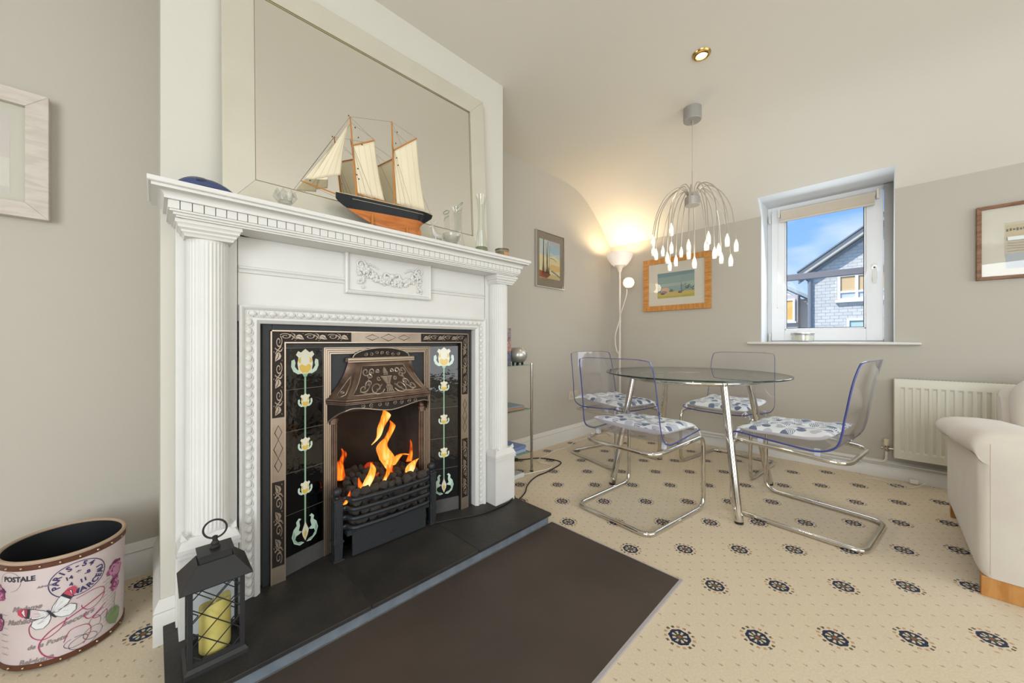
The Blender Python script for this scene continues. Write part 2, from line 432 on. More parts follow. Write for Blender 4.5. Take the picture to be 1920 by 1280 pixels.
# ------------------------------------------------------------------ the room
XB, YA = 3.65, 2.13                 # window wall, fireplace wall (alcoves)
CX = 0.757                          # middle of the chimney breast
CZ = 2.485
WY0, WY1 = -0.065, 0.713            # window recess
struct('floor', MB().box(-2.6, XB, -3.2, YA, -0.05, 0.0), carpet_m, smooth=0)
cprof = [(-2.6, CZ), (2.72, CZ), (2.86, 2.479), (2.99, 2.462), (3.10, 2.425), (3.20, 2.374), (3.32, 2.294), (3.467, 2.175), (3.53, 2.117), (3.65, 2.005), (3.98, 1.70)]
def ceil_mesh():
    mb = MB(); cut = [(-2.6, CZ)] + [p for p in cprof[1:8]] + [(3.522, 2.125)]
    for y0, y1, pr in ((-3.2, WY0, cprof[:10]), (WY0, WY1, cut), (WY1, YA, cprof[:10])):
        n = len(pr); b = len(mb.v)
        mb.v += [(x, y0, z) for x, z in pr] + [(x, y1, z) for x, z in pr]
        for i in range(n - 1): mb.f.append((b + i, b + i + 1, b + n + i + 1, b + n + i)); mb.m.append(0)
    return mb
struct('ceiling', ceil_mesh(), ceil_m)
struct('wall_left', MB().box(-2.6, XB, YA, YA + 0.1, 0, 2.6), wall_m, smooth=0)
wr = MB().box(XB, XB + 0.33, WY1, YA + 0.1, 0, 2.005).box(XB, XB + 0.33, -3.2, WY0, 0, 2.005).box(XB, XB + 0.33, WY0, WY1, 0, 0.925)
struct('wall_right', wr, wall_m, smooth=0)
struct('wall_back', MB().box(-2.6, XB, -3.3, -3.2, 0, 2.6), M('cream_white_paint', '#e2dfd4', 0.8), smooth=0)
struct('wall_rear_left', MB().box(-2.7, -2.6, -3.2, YA, 0, 2.6), wall_m, smooth=0)
# the white lining of the window recess
rv = MB()
rv.box(3.522, XB + 0.30, WY0, WY1, 2.125, 2.145)
for ya, yb in ((WY0 - 0.002, WY0 + 0.003), (WY1 - 0.003, WY1 + 0.002)):
    P = [(3.652, 0.94), (3.652, 2.004), (3.524, 2.125), (3.95, 2.125), (3.95, 0.94)]
    rv.prism(P, lambda u, w, k, ya=ya, yb=yb: (u, ya if k == 0 else yb, w))
struct('trim_1', rv, reveal_m, smooth=0)

# chimney breast with the fire opening left out
bl, br, bf = 0.015, 1.497, 1.60
cb = MB().box(bl, 0.325, bf, YA, 0, 2.6).box(1.19, br, bf, YA, 0, 2.6).box(0.325, 1.19, bf, YA, 0.955, 2.6)
struct('wall_chimney', cb, breast_m, smooth=0)

def skirting(name, path, h=0.135, mat=skirt_m):
    """path of (x, y) with the room on the right-hand side"""
    prof = [(0, 0), (0.018, 0), (0.018, h * 0.68), (0.0145, h * 0.72), (0.0175, h * 0.76), (0.013, h * 0.86), (0.007, h * 0.95), (0.004, h), (0, h)]
    mb = MB(); n = len(prof); pts = [Vector((a, b, 0)) for a, b in path]; N = len(pts)
    for i, p in enumerate(pts):
        d1 = (p - pts[i - 1]).normalized() if i else (pts[1] - p).normalized()
        d2 = (pts[i + 1] - p).normalized() if i < N - 1 else d1
        n1 = Vector((d1.y, -d1.x, 0)); n2 = Vector((d2.y, -d2.x, 0)); m = (n1 + n2); m = m / max(m.dot(n1), 0.2)
        for o, z in prof: mb.v.append(tuple(p + m * o + Vector((0, 0, z))))
    for i in range(N - 1):
        for k in range(n - 1): mb.f.append((i * n + k, i * n + k + 1, (i + 1) * n + k + 1, (i + 1) * n + k)); mb.m.append(0)
    return struct(name, mb, mat, smooth=40)
skirting('baseboard_left', [(br, 1.60), (br, YA), (XB, YA)])
skirting('baseboard_right', [(XB, YA), (XB, -3.2)], h=0.12)
skirting('baseboard_alcove', [(-2.6, YA), (bl, YA), (bl, bf), (0.06, bf)])
skirting('baseboard_back', [(XB, -3.2), (-2.6, -3.2)])

# ---------------------------------------------------------------- window
win = MB()
fx0, fx1 = 3.89, 3.95
zb, zt = 0.94, 2.125
def frame_ring(mb, x0, x1, ya, yb, za, zb_, w, mi=0, wt=None, wb=None):
    wt = wt or w; wb = wb or w
    mb.box(x0, x1, ya, ya + w, za, zb_, mi); mb.box(x0, x1, yb - w, yb, za, zb_, mi)
    mb.box(x0, x1, ya + w, yb - w, za, za + wb, mi); mb.box(x0, x1, ya + w, yb - w, zb_ - wt, zb_, mi)
frame_ring(win, 3.895, 3.95, WY0 + 0.003, WY1 - 0.003, zb, zt, 0.03)
wo_ = struct('window_1', win, upvc_m, smooth=0, bevel=0.002)
sash = MB(); ya, yb, za, zc = WY0 + 0.055, WY1 - 0.034, 0.957, 2.09
sw = 0.092
for (u0, u1, z0, z1) in ((ya, ya + sw, za, zc), (yb - sw, yb, za, zc)): sash.box(3.872, 3.925, u0, u1, z0, z1)
sash.box(3.872, 3.925, ya + sw, yb - sw, za, za + sw); sash.box(3.872, 3.925, ya + sw, yb - sw, zc - sw, zc)
sash.box(3.88, 3.915, ya + sw, ya + sw + .012, za + sw, zc - sw).box(3.88, 3.915, yb - sw - .012, yb - sw, za + sw, zc - sw)
sash.box(3.88, 3.915, ya + sw, yb - sw, za + sw, za + sw + .012)
raw('sash', sash, upvc_m, wo_, bevel=0.003)
g = MB(); g.box(3.868, 3.94, WY0 + 0.003, WY0 + 0.052, 0.945, 2.12)
raw('open_frame_edge', g, M('grey_frame_edge', '#a7a7a6', 0.35, metal=0.3), wo_, label='grey metal edge of the frame beside the sash')  # plain grey strip of the frame itself, next to the sash
raw('gasket', MB().box(3.885, 3.89, ya + sw + .012, ya + sw + .016, za + sw, zc - sw).box(3.885, 3.89, yb - sw - .016, yb - sw - .012, za + sw, zc - sw).box(3.885, 3.89, ya + sw, yb - sw, za + sw + .012, za + sw + .016), black_pl, wo_)
raw('pane', MB().box(3.897, 3.901, ya + sw - .005, yb - sw + .005, za + sw - .005, zc - sw + .005), pane_m, wo_, smooth=0)
hg = MB()
for z in (0.985, 2.02): hg.lathe([(0.007, -.035), (0.007, .035)], (3.872, WY1 - 0.034, z), 10)
for i, z in enumerate((0.985, 2.02)): obj('hinge', MB().lathe([(0.006, -.035), (0.008, -.03), (0.008, .03), (0.006, .035)], (3.868, WY1 - 0.022, z), 12), white_pl, wo_)
hd = MB().box(3.862, 3.872, 0.022, 0.052, 1.415, 1.535); hd.lathe([(0.013, 0), (0.013, 0.01), (0.009, 0.02)], (0, 0, 0), 14)
for i in range(len(hd.v) - 42, len(hd.v)):
    a, b, c = hd.v[i]; hd.v[i] = (3.862 - c, 0.037 + a, 1.505 + b)
hd.bar((3.843, 0.037, 1.512), (3.838, 0.034, 1.385), 0.018, 0.011, up=(1, 0, 0))
hh = raw('handle', hd, white_pl, wo_, bevel=0.003)
kn = MB().sphere((3.838, 0.037, 1.505), 0.006, 10, 6); obj('lock_button', kn, black_pl, hh)
sill = MB(); pr_ = [(3.615, 0.925), (3.607, 0.931), (3.607, 0.941), (3.615, 0.947), (3.65, 0.947), (3.65, 0.925)]
sill.prism(pr_, lambda u, w, k: (u, -0.185 if k == 0 else 0.805, w)); sill.box(3.65, 3.90, WY0 + .001, WY1 - .001, 0.927, 0.947)
obj('window_sill', sill, skirt_m, wo_, smooth=50)
# roller blind
bz = thing('roller_blind', 'cream roller blind rolled up at the top of the window', 'blind', (3.84, 0.33, 1.95))
for y in (0.612, 0.012): obj('bracket', MB().box(3.83, 3.872, y, y + 0.014, 2.015, 2.085), white_pl, bz, bevel=.002)
rl = MB(); rl.tube([(3.85, 0.03, 2.055), (3.85, 0.61, 2.055)], 0.021, 20); obj('roller', rl, M('blind_cream', '#d9d0c2', 0.8), bz)
rl = MB(); rl.box(3.829, 3.832, 0.035, 0.606, 1.985, 2.055); obj('blind_fabric', rl, M('blind_cloth', '#cfc3b2', 0.85), bz, smooth=0)
rl = MB(); rl.tube([(3.8305, 0.035, 1.978), (3.8305, 0.606, 1.978)], 0.015, 14, flat=0.6); obj('bottom_bar', rl, MATS['blind_cream'], bz)
ch = MB(); ch.tube([(3.86, 0.626, 2.05), (3.855, 0.63, 1.25)], 0.0016, 5); ch.tube([(3.842, 0.626, 2.05), (3.85, 0.63, 1.25)], 0.0016, 5)
ch.sphere((3.852, 0.63, 1.245), 0.008, 8, 6); obj('pull_cord', ch, white_pl, bz)
# jar candle on the sill
jc = thing('jar_candle', 'short glass jar candle with silver rim on the window sill', 'candle', (3.73, 0.447, 0.947))
jc_c = (3.73, 0.447, 0.947)
obj('jar', MB().lathe([(0.066, 0.0), (0.073, 0.006), (0.075, 0.03), (0.074, 0.064), (0.07, 0.064), (0.069, 0.01), (1e-6, 0.008)], jc_c, 32), pot_glass, jc)
obj('wax', MB().lathe([(0.067, 0.009), (0.067, 0.05), (1e-6, 0.05)], jc_c, 28), M('white_wax', '#e8e4da', 0.6, sub=0.1), jc)
obj('rim', MB().lathe([(0.0755, 0.056), (0.077, 0.06), (0.077, 0.072), (0.072, 0.075), (0.069, 0.072), (0.0695, 0.058)], jc_c, 32, cap=False), silver_m, jc)

# ---------------------------------------------------------------- outside the window
rail = thing('balcony_rail', 'dark grey horizontal balcony rail outside the window', 'railing', (4.8, 0.3, 0))
obj('rail', MB().box(4.78, 4.83, -3.0, 4.0, 1.592, 1.655), M('grey_painted_steel', '#7d7c83', 0.5), rail, bevel=.004)
for y in (-2.95, 3.9): obj('post', MB().box(4.785, 4.825, y, y + 0.05, -1.2, 1.592), MATS['grey_painted_steel'], rail)
h1 = thing('gabled_house', 'grey slate-hung gabled house across the way behind the window', 'house', (15.0, -1.2, -3.0))
stone_m = M('pale_grey_slate_cladding', '#cfcdc9', 0.85, mottle=(2.2, '#bfbdbb', 0.7)); joint_m = M('slate_joint', '#a9a7a6', 0.9)
stone2_m = M('paler_slate_cladding', '#d3d1cd', 0.85)
gx = 15.06; yl, yr = 1.64, -4.2; yap = -1.28
zl = lambda y: 3.13 + (min(yl - y, yl - yap) if y > yap else max(y - yr, 0) * (yl - yap) / (yap - yr)) * 0.74
wallp = [(yl, -3.0), (yl, zl(yl)), (yap, zl(yap)), (yr, zl(yr)), (yr, -3.0)]
obj('wall', MB().prism(wallp, lambda u, w, k: (gx + (6 if k == 0 else 0), u, w)), joint_m, h1, smooth=0)
winA = (0.955, -0.75, 1.98 + .22, 3.0); winB = (0.75, 0.16, -0.1, 1.65)
sl = MB(); rng = random.Random(3); z = -0.6; j = 0; SH, SW = 0.098, 0.205
while z < 5.2:
    y = yl + (0.10 if j % 2 else 0.0)
    while y > -1.1:
        y2 = y - SW; spans = [(y2 + 0.006, min(y, yl))]
        for (a, b, c, d) in (winA, winB):
            a, b = min(a, b), max(a, b)
            if z < d and z + SH > c:
                spans = [q for p0, p1 in spans for q in ((p0, min(p1, a - .01)), (max(p0, b + .01), p1)) if q[1] - q[0] > 0.02]
        if z + SH < zl(min(y, yl)) + 0.02 or z + SH < zl(max(y2, yap)) - 0.04:
            for p0, p1 in spans:
                t = rng.uniform(0.010, 0.018); sl.box(gx - t, gx, p0, p1, z, z + SH - 0.006, rng.choice((0, 0, 1)))
        y = y2
    z += SH; j += 1
obj('slate_cladding', sl, [stone_m, stone2_m], h1, smooth=0, kind='stuff')
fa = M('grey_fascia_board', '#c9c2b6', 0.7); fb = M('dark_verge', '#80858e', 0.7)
for dz, th, xx, mt, nm in ((0.10, 0.17, 0.34, fa, 'bargeboard'), (-0.06, 0.10, 0.12, fb, 'lower_verge_board'), (0.22, 0.04, 0.42, fb, 'roof_edge')):  # the middle board is a darker grey one set below the bargeboard
    m_ = MB(); pts = [(yl + 0.26, zl(yl) - 0.19 + dz), (yap, zl(yap) + dz), (yr - .3, zl(yr) - .2 + dz)]
    for a, b in ((0, 1), (1, 2)):
        (u0, w0), (u1, w1) = pts[a], pts[b]
        m_.prism([(u0, w0 - th / 2), (u0, w0 + th / 2), (u1, w1 + th / 2), (u1, w1 - th / 2)], lambda u, w, k, xx=xx: (gx + (5.9 if nm == 'roof_edge' and k == 0 else (0 if k == 0 else -xx)), u, w))
    obj(nm, m_, mt, h1, smooth=0)
amber = M('amber_curtain', '#d9b98d', 0.9); paneout = M('outdoor_window_glass', '#c7ccd2', 0.15, spec=0.8)
paneg = M('pale_green_glass', '#bcd3cd', 0.15, spec=0.8)
frw = M('white_window_frame_outdoor', '#e9e9ec', 0.5)
def house_window(parent, x, y1, y0, z0, z1, split, low, mt):
    fr = MB(); w = 0.07
    frame_ring(fr, x - 0.06, x + 0.05, y0, y1, z0, z1, w)
    if split is not None: fr.box(x - 0.06, x + 0.05, split - w / 2, split + w / 2, z0 + w, z1 - w)
    if low: fr.box(x - 0.05, x + 0.05, y0 + w, y1 - w, low - .03, low + .03)
    f = obj('window', fr, frw, parent, smooth=0)
    obj('pane', MB().box(x - 0.01, x + 0.0, y0 + .02, y1 - .02, z0 + .02, (low or z1) - .01), mt if not low else paneout, f, smooth=0)
    if low: obj('pane', MB().box(x - 0.01, x + 0.0, y0 + .02, y1 - .02, low, z1 - .02), mt, f, smooth=0)
    obj('sill', MB().box(x - 0.12, x + 0.02, y0 - .05, y1 + .05, z0 - .06, z0), frw, f, smooth=0)
house_window(h1, gx - .02, winA[0], winA[1], winA[2], winA[3], 0.52, 2.46, amber)
house_window(h1, gx - .02, winB[0], winB[1], winB[2], winB[3], None, None, paneg)
obj('rainwater_pipe', MB().tube([(gx - 0.09, yl - 0.03, -2.9), (gx - 0.09, yl - 0.03, 3.0)], 0.055, 10), fb, h1)
h2 = thing('white_house', 'white rendered house with slate roof seen low left through the window', 'house', (18.2, 3.6, -3.0))
obj('wall', MB().box(18.2, 22, 2.02, 6.5, -3, 2.62), M('white_render', '#e4dfda', 0.85), h2, smooth=0)
rf = MB(); rf.add([(17.9, 1.75, 2.45), (17.9, 6.8, 5.8), (22.3, 6.8, 5.8), (22.3, 1.75, 2.45), (17.9, 1.75, 2.58), (17.9, 6.8, 5.95), (22.3, 6.8, 5.95), (22.3, 1.75, 2.58)], [(0, 1, 2, 3), (4, 5, 6, 7), (0, 1, 5, 4), (2, 3, 7, 6), (0, 3, 7, 4), (1, 2, 6, 5)])
obj('roof', rf, M('far_roof_slate', '#9fb0b8', 0.7), h2, smooth=0)
obj('dormer_wall', MB().prism([(2.02, 2.5), (6.4, 2.5), (6.4, 5.5)], lambda u, w, k: (18.15 if k else 18.3, u, w)), MATS['white_render'], h2, smooth=0)
obj('bay_window', MB().box(17.6, 18.2, 2.25, 4.2, 1.35, 2.75), M('grey_render', '#b4b3b4', 0.8), h2, smooth=0)
house_window(h2, 17.58, 3.4, 2.33, 1.72, 2.6, None, None, M('ochre_blind', '#e3b468', 0.8))
house_window(h2, 18.18, 3.6, 2.4, 0.2, 1.3, None, None, MATS['ochre_blind'])
gd = MB().box(4.2, 60, -40, 60, -3.1, -3.0); o = raw('ground', gd, M('garden_ground', '#8d9182', 0.9), smooth=0); o['kind'] = 'structure'

# ---------------------------------------------------------------- ceiling spotlight, pendant, corner lamp
sp_c = (2.085, 0.675, CZ)
spot = thing('ceiling_spotlight', 'small brass recessed ceiling spotlight, lit, above the room', 'light', sp_c)
brass = M('polished_brass', '#b79a5e', 0.25, metal=1.0)
obj('brass_ring', MB().lathe([(0.030, -0.004), (0.034, -0.010), (0.040, -0.009), (0.045, -0.003), (0.046, 0.0)], sp_c, 32, cap=False), brass, spot)
obj('gimbal', MB().lathe([(0.024, -0.002), (0.027, -0.012), (0.031, -0.010), (0.031, -0.001)], sp_c, 28, cap=False), brass, spot)
obj('bulb', MB().lathe([(1e-6, -0.016), (0.018, -0.014), (0.025, -0.008), (0.025, -0.001)], sp_c, 24), M('lit_spot_bulb', '#fff4e0', 0.4, emit=('#ffe0b8', 6.0)), spot)
ld = bpy.data.lights.new('spot_lamp', 'SPOT'); ld.energy = 14; ld.spot_size = math.radians(100); ld.spot_blend = 0.8; ld.color = (1, 0.82, 0.6); ld.shadow_soft_size = 0.03
lo = bpy.data.objects.new('spot_lamp', ld); C.objects.link(lo); lo.location = (2.085, 0.675, CZ - 0.03)

pc = Vector((2.53, 0.875, 0))
pen = thing('pendant_lamp', 'silver spray pendant lamp with drooping wires and frosted bulbs above table', 'lamp', (pc.x, pc.y, CZ))
obj('ceiling_cup', MB().lathe([(0.055, 0), (0.055, -0.078), (0.052, -0.082), (1e-6, -0.082)], (pc.x, pc.y, CZ), 36), M('silver_painted_metal', '#a8a6a4', 0.45, metal=0.4), pen)
obj('cable_grip', MB().lathe([(0.008, -0.082), (0.008, -0.10), (0.004, -0.104)], (pc.x, pc.y, CZ), 12), silver_m, pen)
obj('cable', MB().tube([(pc.x, pc.y, CZ - 0.1), (pc.x, pc.y, 2.05)], 0.0016, 6).tube([(pc.x, pc.y, 2.07), (pc.x, pc.y, 1.93)], 0.0035, 8), M('clear_cable', '#bab4a8', 0.4), pen)
HB = 1.845
obj('hub', MB().lathe([(1e-6, 0.0), (0.044, 0.0), (0.047, 0.004), (0.047, 0.052), (0.043, 0.056), (1e-6, 0.056)], (pc.x, pc.y, HB), 30), MATS['silver_painted_metal'], pen)
wire_m = M('silver_wire', '#b9b4ab', 0.3, metal=0.7)
bulb_m = M('frosted_bulb', '#f1efe8', 0.35, emit=('#fff1dc', 0.22)); core_m = M('bulb_core', '#fff6e6', 0.4, emit=('#ffe9c8', 1.1))
def bulb_me():
    mb = MB(); mb.lathe([(0.0035, 0.0), (0.006, -0.010), (0.0108, -0.024), (0.0120, -0.034), (0.0120, -0.068), (0.0105, -0.077), (1e-6, -0.079)], (0, 0, 0), 14)
    mb.lathe([(0.0121, -0.036), (0.0122, -0.048), (0.0121, -0.060)], (0, 0, 0), 14, 1)
    return mb.mesh('bulb', [bulb_m, core_m])
bme = bulb_me(); rng = random.Random(11)
rings = [(10, 0.262, 1.575, 0.0), (8, 0.215, 1.545, 0.35), (6, 0.135, 1.565, 0.1)]
zs = [1.60, 1.545, 1.57, 1.53, 1.62, 1.56]
k = 0
for n_, R_, zz, ph in rings:
    for i in range(n_):
        a = 2 * PI * (i + ph) / n_ + rng.uniform(-0.12, 0.12); R = R_ * rng.uniform(0.9, 1.03); ze = zz + rng.uniform(-0.045, 0.05) + (0.05 if R_ > .25 else 0.0)
        ca, sa = math.cos(a), math.sin(a)
        top = HB + 0.115 if R_ > 0.2 else HB + 0.10
        pts = spline([(pc.x + ca * r, pc.y + sa * r, z) for r, z in ((0.022, HB + 0.055), (0.045, top - .012), (R * 0.38, top), (R * 0.68, top - 0.06), (R * 0.9, top - 0.17), (R, ze + 0.03), (R * 1.01, ze))], 5)
        ar = obj('arm', MB().tube(pts, 0.0028, 6), wire_m, pen)
        inst('bulb', bme, ar, (pc.x + ca * R * 1.01, pc.y + sa * R * 1.01, ze + 0.004), (0, 0.06 * (1 if R_ > .2 else 0) * ca, 0))
        k += 1
pl = bpy.data.lights.new('pendant_glow', 'POINT'); pl.energy = 5; pl.color = (1, 0.85, 0.66); pl.shadow_soft_size = 0.2
po = bpy.data.objects.new('pendant_glow', pl); C.objects.link(po); po.location = (pc.x, pc.y, 1.50)

lx, ly = 3.40, 1.88
lamp = thing('floor_lamp', 'tall white uplighter floor lamp with reading arm in the corner', 'lamp', (lx, ly, 0))
wl = M('white_lamp_enamel', '#d9d3c8', 0.4); glow = M('lit_white_glass_bowl', '#ece6e0', 0.4, emit=('#ffe6d2', 0.28))
obj('base', MB().lathe([(0.13, 0), (0.13, 0.012), (0.12, 0.02), (0.03, 0.028), (1e-6, 0.03)], (lx, ly, 0), 36), wl, lamp)
obj('pole', MB().tube([(lx, ly, 0.02), (lx, ly, 0.62)], 0.0115, 12).tube([(lx, ly, 0.62), (lx, ly, 1.68)], 0.0105, 12).lathe([(0.013, -.01), (0.013, .01)], (lx, ly, 0.62), 12).lathe([(0.013, -.01), (0.013, .01)], (lx, ly, 1.15), 12), wl, lamp)
obj('bowl_holder', MB().lathe([(0.011, 1.655), (0.02, 1.67), (0.03, 1.70), (0.052, 1.722), (0.06, 1.73), (1e-6, 1.73)], (lx, ly, 0), 32), wl, lamp)
bw = MB().lathe([(0.062, 1.724), (0.082, 1.742), (0.108, 1.778), (0.124, 1.815), (0.130, 1.845), (0.126, 1.845), (0.120, 1.815), (0.103, 1.78), (0.078, 1.748), (0.05, 1.735)], (lx, ly, 0), 40, cap=False)
obj('glass_bowl', bw, glow, lamp)
gl = (3.385, 1.775, 1.537)
arm = spline([(lx - .012, ly, 1.14), (lx - .02, ly - .01, 1.20), (lx - .01, ly - .04, 1.30), (3.39, 1.80, 1.42), (gl[0], gl[1] + .02, gl[2] - .06)], 6)
obj('reading_arm', MB().tube(arm, 0.005, 8).tube(spline([(lx - .015, ly + .0, 1.15), (lx - .04, ly + .03, 1.0), (lx - .03, ly + .02, 0.86), (lx - .012, ly, 0.82)], 6), 0.006, 8), wl, lamp)
rd = MB().lathe([(1e-6, -0.052), (0.03, -0.046), (0.05, -0.025), (0.056, 0.002), (0.048, 0.03), (0.03, 0.048), (1e-6, 0.056)], gl, 20)
obj('reading_shade', rd, M('lit_reading_shade', '#fff0e0', 0.4, emit=('#ffdcc0', 0.75)), lamp)
obj('switch', MB().tube([(lx - 0.02, ly - .004, 0.78), (lx - 0.02, ly - .004, 0.86)], 0.009, 8), wl, lamp)
ll = bpy.data.lights.new('uplighter', 'SPOT'); ll.energy = 11; ll.color = (1, 0.74, 0.43); ll.shadow_soft_size = 0.06; ll.spot_size = math.radians(172); ll.spot_blend = 0.5
lo2 = bpy.data.objects.new('uplighter', ll); C.objects.link(lo2); lo2.location = (lx, ly, 1.82); lo2.rotation_euler = (PI, 0, 0)
rl_ = bpy.data.lights.new('reading_glow', 'POINT'); rl_.energy = 1.0; rl_.color = (1, 0.8, 0.6); rl_.shadow_soft_size = 0.05
ro_ = bpy.data.objects.new('reading_glow', rl_); C.objects.link(ro_); ro_.location = (gl[0] - .075, gl[1] - .03, gl[2])

# ---------------------------------------------------------------- pictures
def framed(name, label, face, o, w, h, fw, dep, mats, mount, mountm, art=None, bevel=0.002, glass=True):
    """face 'A' looks to -y, 'B' to -x; o = lower corner at the viewer's left"""
    x0, y0, z0 = o
    if face == 'A': f = lambda u, v, d: (x0 + u, y0 - d, z0 + v)
    else: f = lambda u, v, d: (x0 - d, y0 - u, z0 + v)
    t = thing(name, label, 'picture', f(w / 2, 0, 0))
    for a, nm in (((0, 0, fw, 0, fw, 0), 0),): pass
    quads = [([(0, 0), (w, 0), (w - fw, fw), (fw, fw)], 1), ([(0, h), (w, h), (w - fw, h - fw), (fw, h - fw)], 1), ([(0, 0), (0, h), (fw, h - fw), (fw, fw)], 0), ([(w, 0), (w, h), (w - fw, h - fw), (w - fw, fw)], 0)]
    for q, hz in quads:
        q = [((a + (1 if a < w / 2 else -1) * 0.0004), b) for a, b in q] if not hz else q
        obj('frame_rail', MB().prism(q, lambda u, v, k: f(u, v, dep if k else 0.0)), mats[hz] if isinstance(mats, tuple) else mats, t, bevel=bevel, smooth=0)
    obj('mount', MB().prism([(fw - .003, fw - .003), (w - fw + .003, fw - .003), (w - fw + .003, h - fw + .003), (fw - .003, h - fw + .003)], lambda u, v, k: f(u, v, dep * 0.45 if k else 0.002)), mountm, t, smooth=0)
    if art: flat_art('painting', t, lambda u, v, d: f(u, v, dep * 0.45 + d), art)
    if glass: obj('glazing', MB().prism([(fw - .002, fw - .002), (w - fw + .002, fw - .002), (w - fw + .002, h - fw + .002), (fw - .002, h - fw + .002)], lambda u, v, k: f(u, v, dep * 0.7 if k else dep * 0.66)), thin_or(glass), t, smooth=0)
    return t
def thin_or(g): return MATS.get('picture_glass') or thin_glass('picture_glass', '#fdfdfd', 0.8)
def P(n, c, r=0.85): return M('paint_' + n, c, r, spec=0.15)
W, H = 0.405, 0.50
rc = lambda a, b, c, d: [(a, b), (c, b), (c, d), (a, d)]
ax, ay, bx, by = 0.055, 0.085, 0.345, 0.43
art1 = [(P('cream_sky', '#d9cda0'), rc(ax, ay, bx, by)), (P('pale_sky', '#b9c6c2'), [(ax, 0.30), (0.18, 0.28), (0.26, 0.30), (bx, 0.27), (bx, by), (ax, by)]),
        (P('blue_sky', '#9db9c6'), [(0.20, 0.33), (0.26, 0.31), (bx, 0.325), (bx, by - .02), (0.24, 0.405), (0.19, 0.38)]), (P('cloud_grey', '#a9aeb8'), [(0.20, 0.40), (0.30, 0.375), (bx, 0.385), (bx, by), (0.18, by)]),
        (P('ochre', '#d2b274'), [(0.17, 0.17), (0.27, 0.155), (bx, 0.165), (bx, 0.21), (0.22, 0.22)]),
        (P('sand', '#c3b184'), [(0.14, ay), (bx, ay), (bx, 0.115), (0.24, 0.13), (0.16, 0.115)]), (P('dusty_blue', '#6f8188'), [(0.21, 0.155), (0.27, 0.135), (bx, 0.105), (bx, 0.12), (0.27, 0.15), (0.22, 0.165)]),
        (P('rust', '#a3552f'), [(ax, ay + .005), (0.145, ay), (0.155, 0.11), (0.12, 0.135), (0.07, 0.15), (ax, 0.15)]), (P('brown', '#7a4a35'), [(0.08, 0.11), (0.16, 0.088), (0.21, 0.125), (0.17, 0.14), (0.10, 0.145)])]
for (x, w_, top, lean) in ((0.108, 0.014, by, 0.002), (0.158, 0.009, by - .01, 0.012), (0.16, 0.006, by - .03, -.018), (0.185, 0.004, by - .03, 0.01)):
    art1.append((P('bark', '#54453f'), [(x - w_ / 2, 0.14), (x + w_ / 2, 0.14), (x + lean + w_ / 3, top), (x + lean - w_ / 3, top)]))
rng = random.Random(5)
for i in range(14):
    x = 0.09 + rng.random() * 0.10; art1.append((P('bark', '#54453f'), [(x, 0.13), (x + .008, 0.13), (x + .003, 0.16 + rng.random() * 0.06)]))
for q in ribbon2([(0.19, 0.27), (0.24, 0.272), (0.265, 0.262), (0.29, 0.25)], 0.004): art1.append((P('branch', '#7b7a73'), q))
framed('tree_picture', 'narrow silver-framed watercolour of bare tall trees on left wall', 'A', (2.372, YA, 1.435), W, H, 0.007, 0.022, silver_m, 0, M('taupe_mount', '#857a69', 0.85), art1, bevel=0.001)
# boats picture
a0, b0, a1, b1 = 0.145, 0.125, 0.498, 0.375
art2 = [(P('sea_sky', '#93aaa9'), rc(a0, b0, a1, b1)), (P('sky_band', '#a9b8ae'), [(a0, 0.235), (a1, 0.245), (a1, 0.275), (a0, 0.265)]), (P('slate_sky', '#809a9f'), [(a0, 0.33), (a1, 0.345), (a1, b1), (a0, b1)]),
        (P('meadow', '#b8b35a'), [(a0, b0), (a1, b0), (a1, 0.185), (a0, 0.182)]), (P('dune', '#c9b372'), [(a0, 0.15), (0.33, 0.14), (a1, 0.155), (a1, 0.18), (0.30, 0.187), (a0, 0.17)]),
        (P('pink_tent', '#d3b294'), ell(0.222, 0.196, 0.045, 0.036)), (P('mauve_boat', '#9b8790'), ell(0.208, 0.182, 0.034, 0.015)), (P('shade', '#5d5360'), ell(0.197, 0.168, 0.022, 0.006)),
        (P('hull_grey', '#76757f'), [(0.35, 0.175), (0.41, 0.185), (0.40, 0.19), (0.35, 0.184)]), (P('shade', '#5d5360'), ell(0.367, 0.171, 0.022, 0.005)),
        (P('mast', '#4e6069'), [(0.379, 0.18), (0.383, 0.18), (0.377, 0.27), (0.374, 0.27)])]
for i in range(34):
    x = 0.415 + rng.random() * 0.075; y = 0.19 + rng.random() * 0.06; art2.append((P(('reed_dark', 'reed_mid', 'reed_pale')[i % 3], ('#4d6156', '#7b9183', '#b9c6b4')[i % 3]), ell(x, y, 0.007, 0.003 + rng.random() * 0.005, 6)))
for i in range(10):
    x = 0.155 + (i % 3) * 0.01 if i < 3 else 0.265 + (i - 3) * 0.006; art2.append((P('reed_dark', '#4d6156'), rc(x, 0.183, x + .003, 0.196 + rng.random() * 0.014)))
framed('boat_picture', 'oak-framed watercolour of beached boats on the window wall', 'B', (XB, 1.737, 1.257), 0.643, 0.527, 0.052, 0.026, (wood_m, wood_h), 0, paper_m, art2)
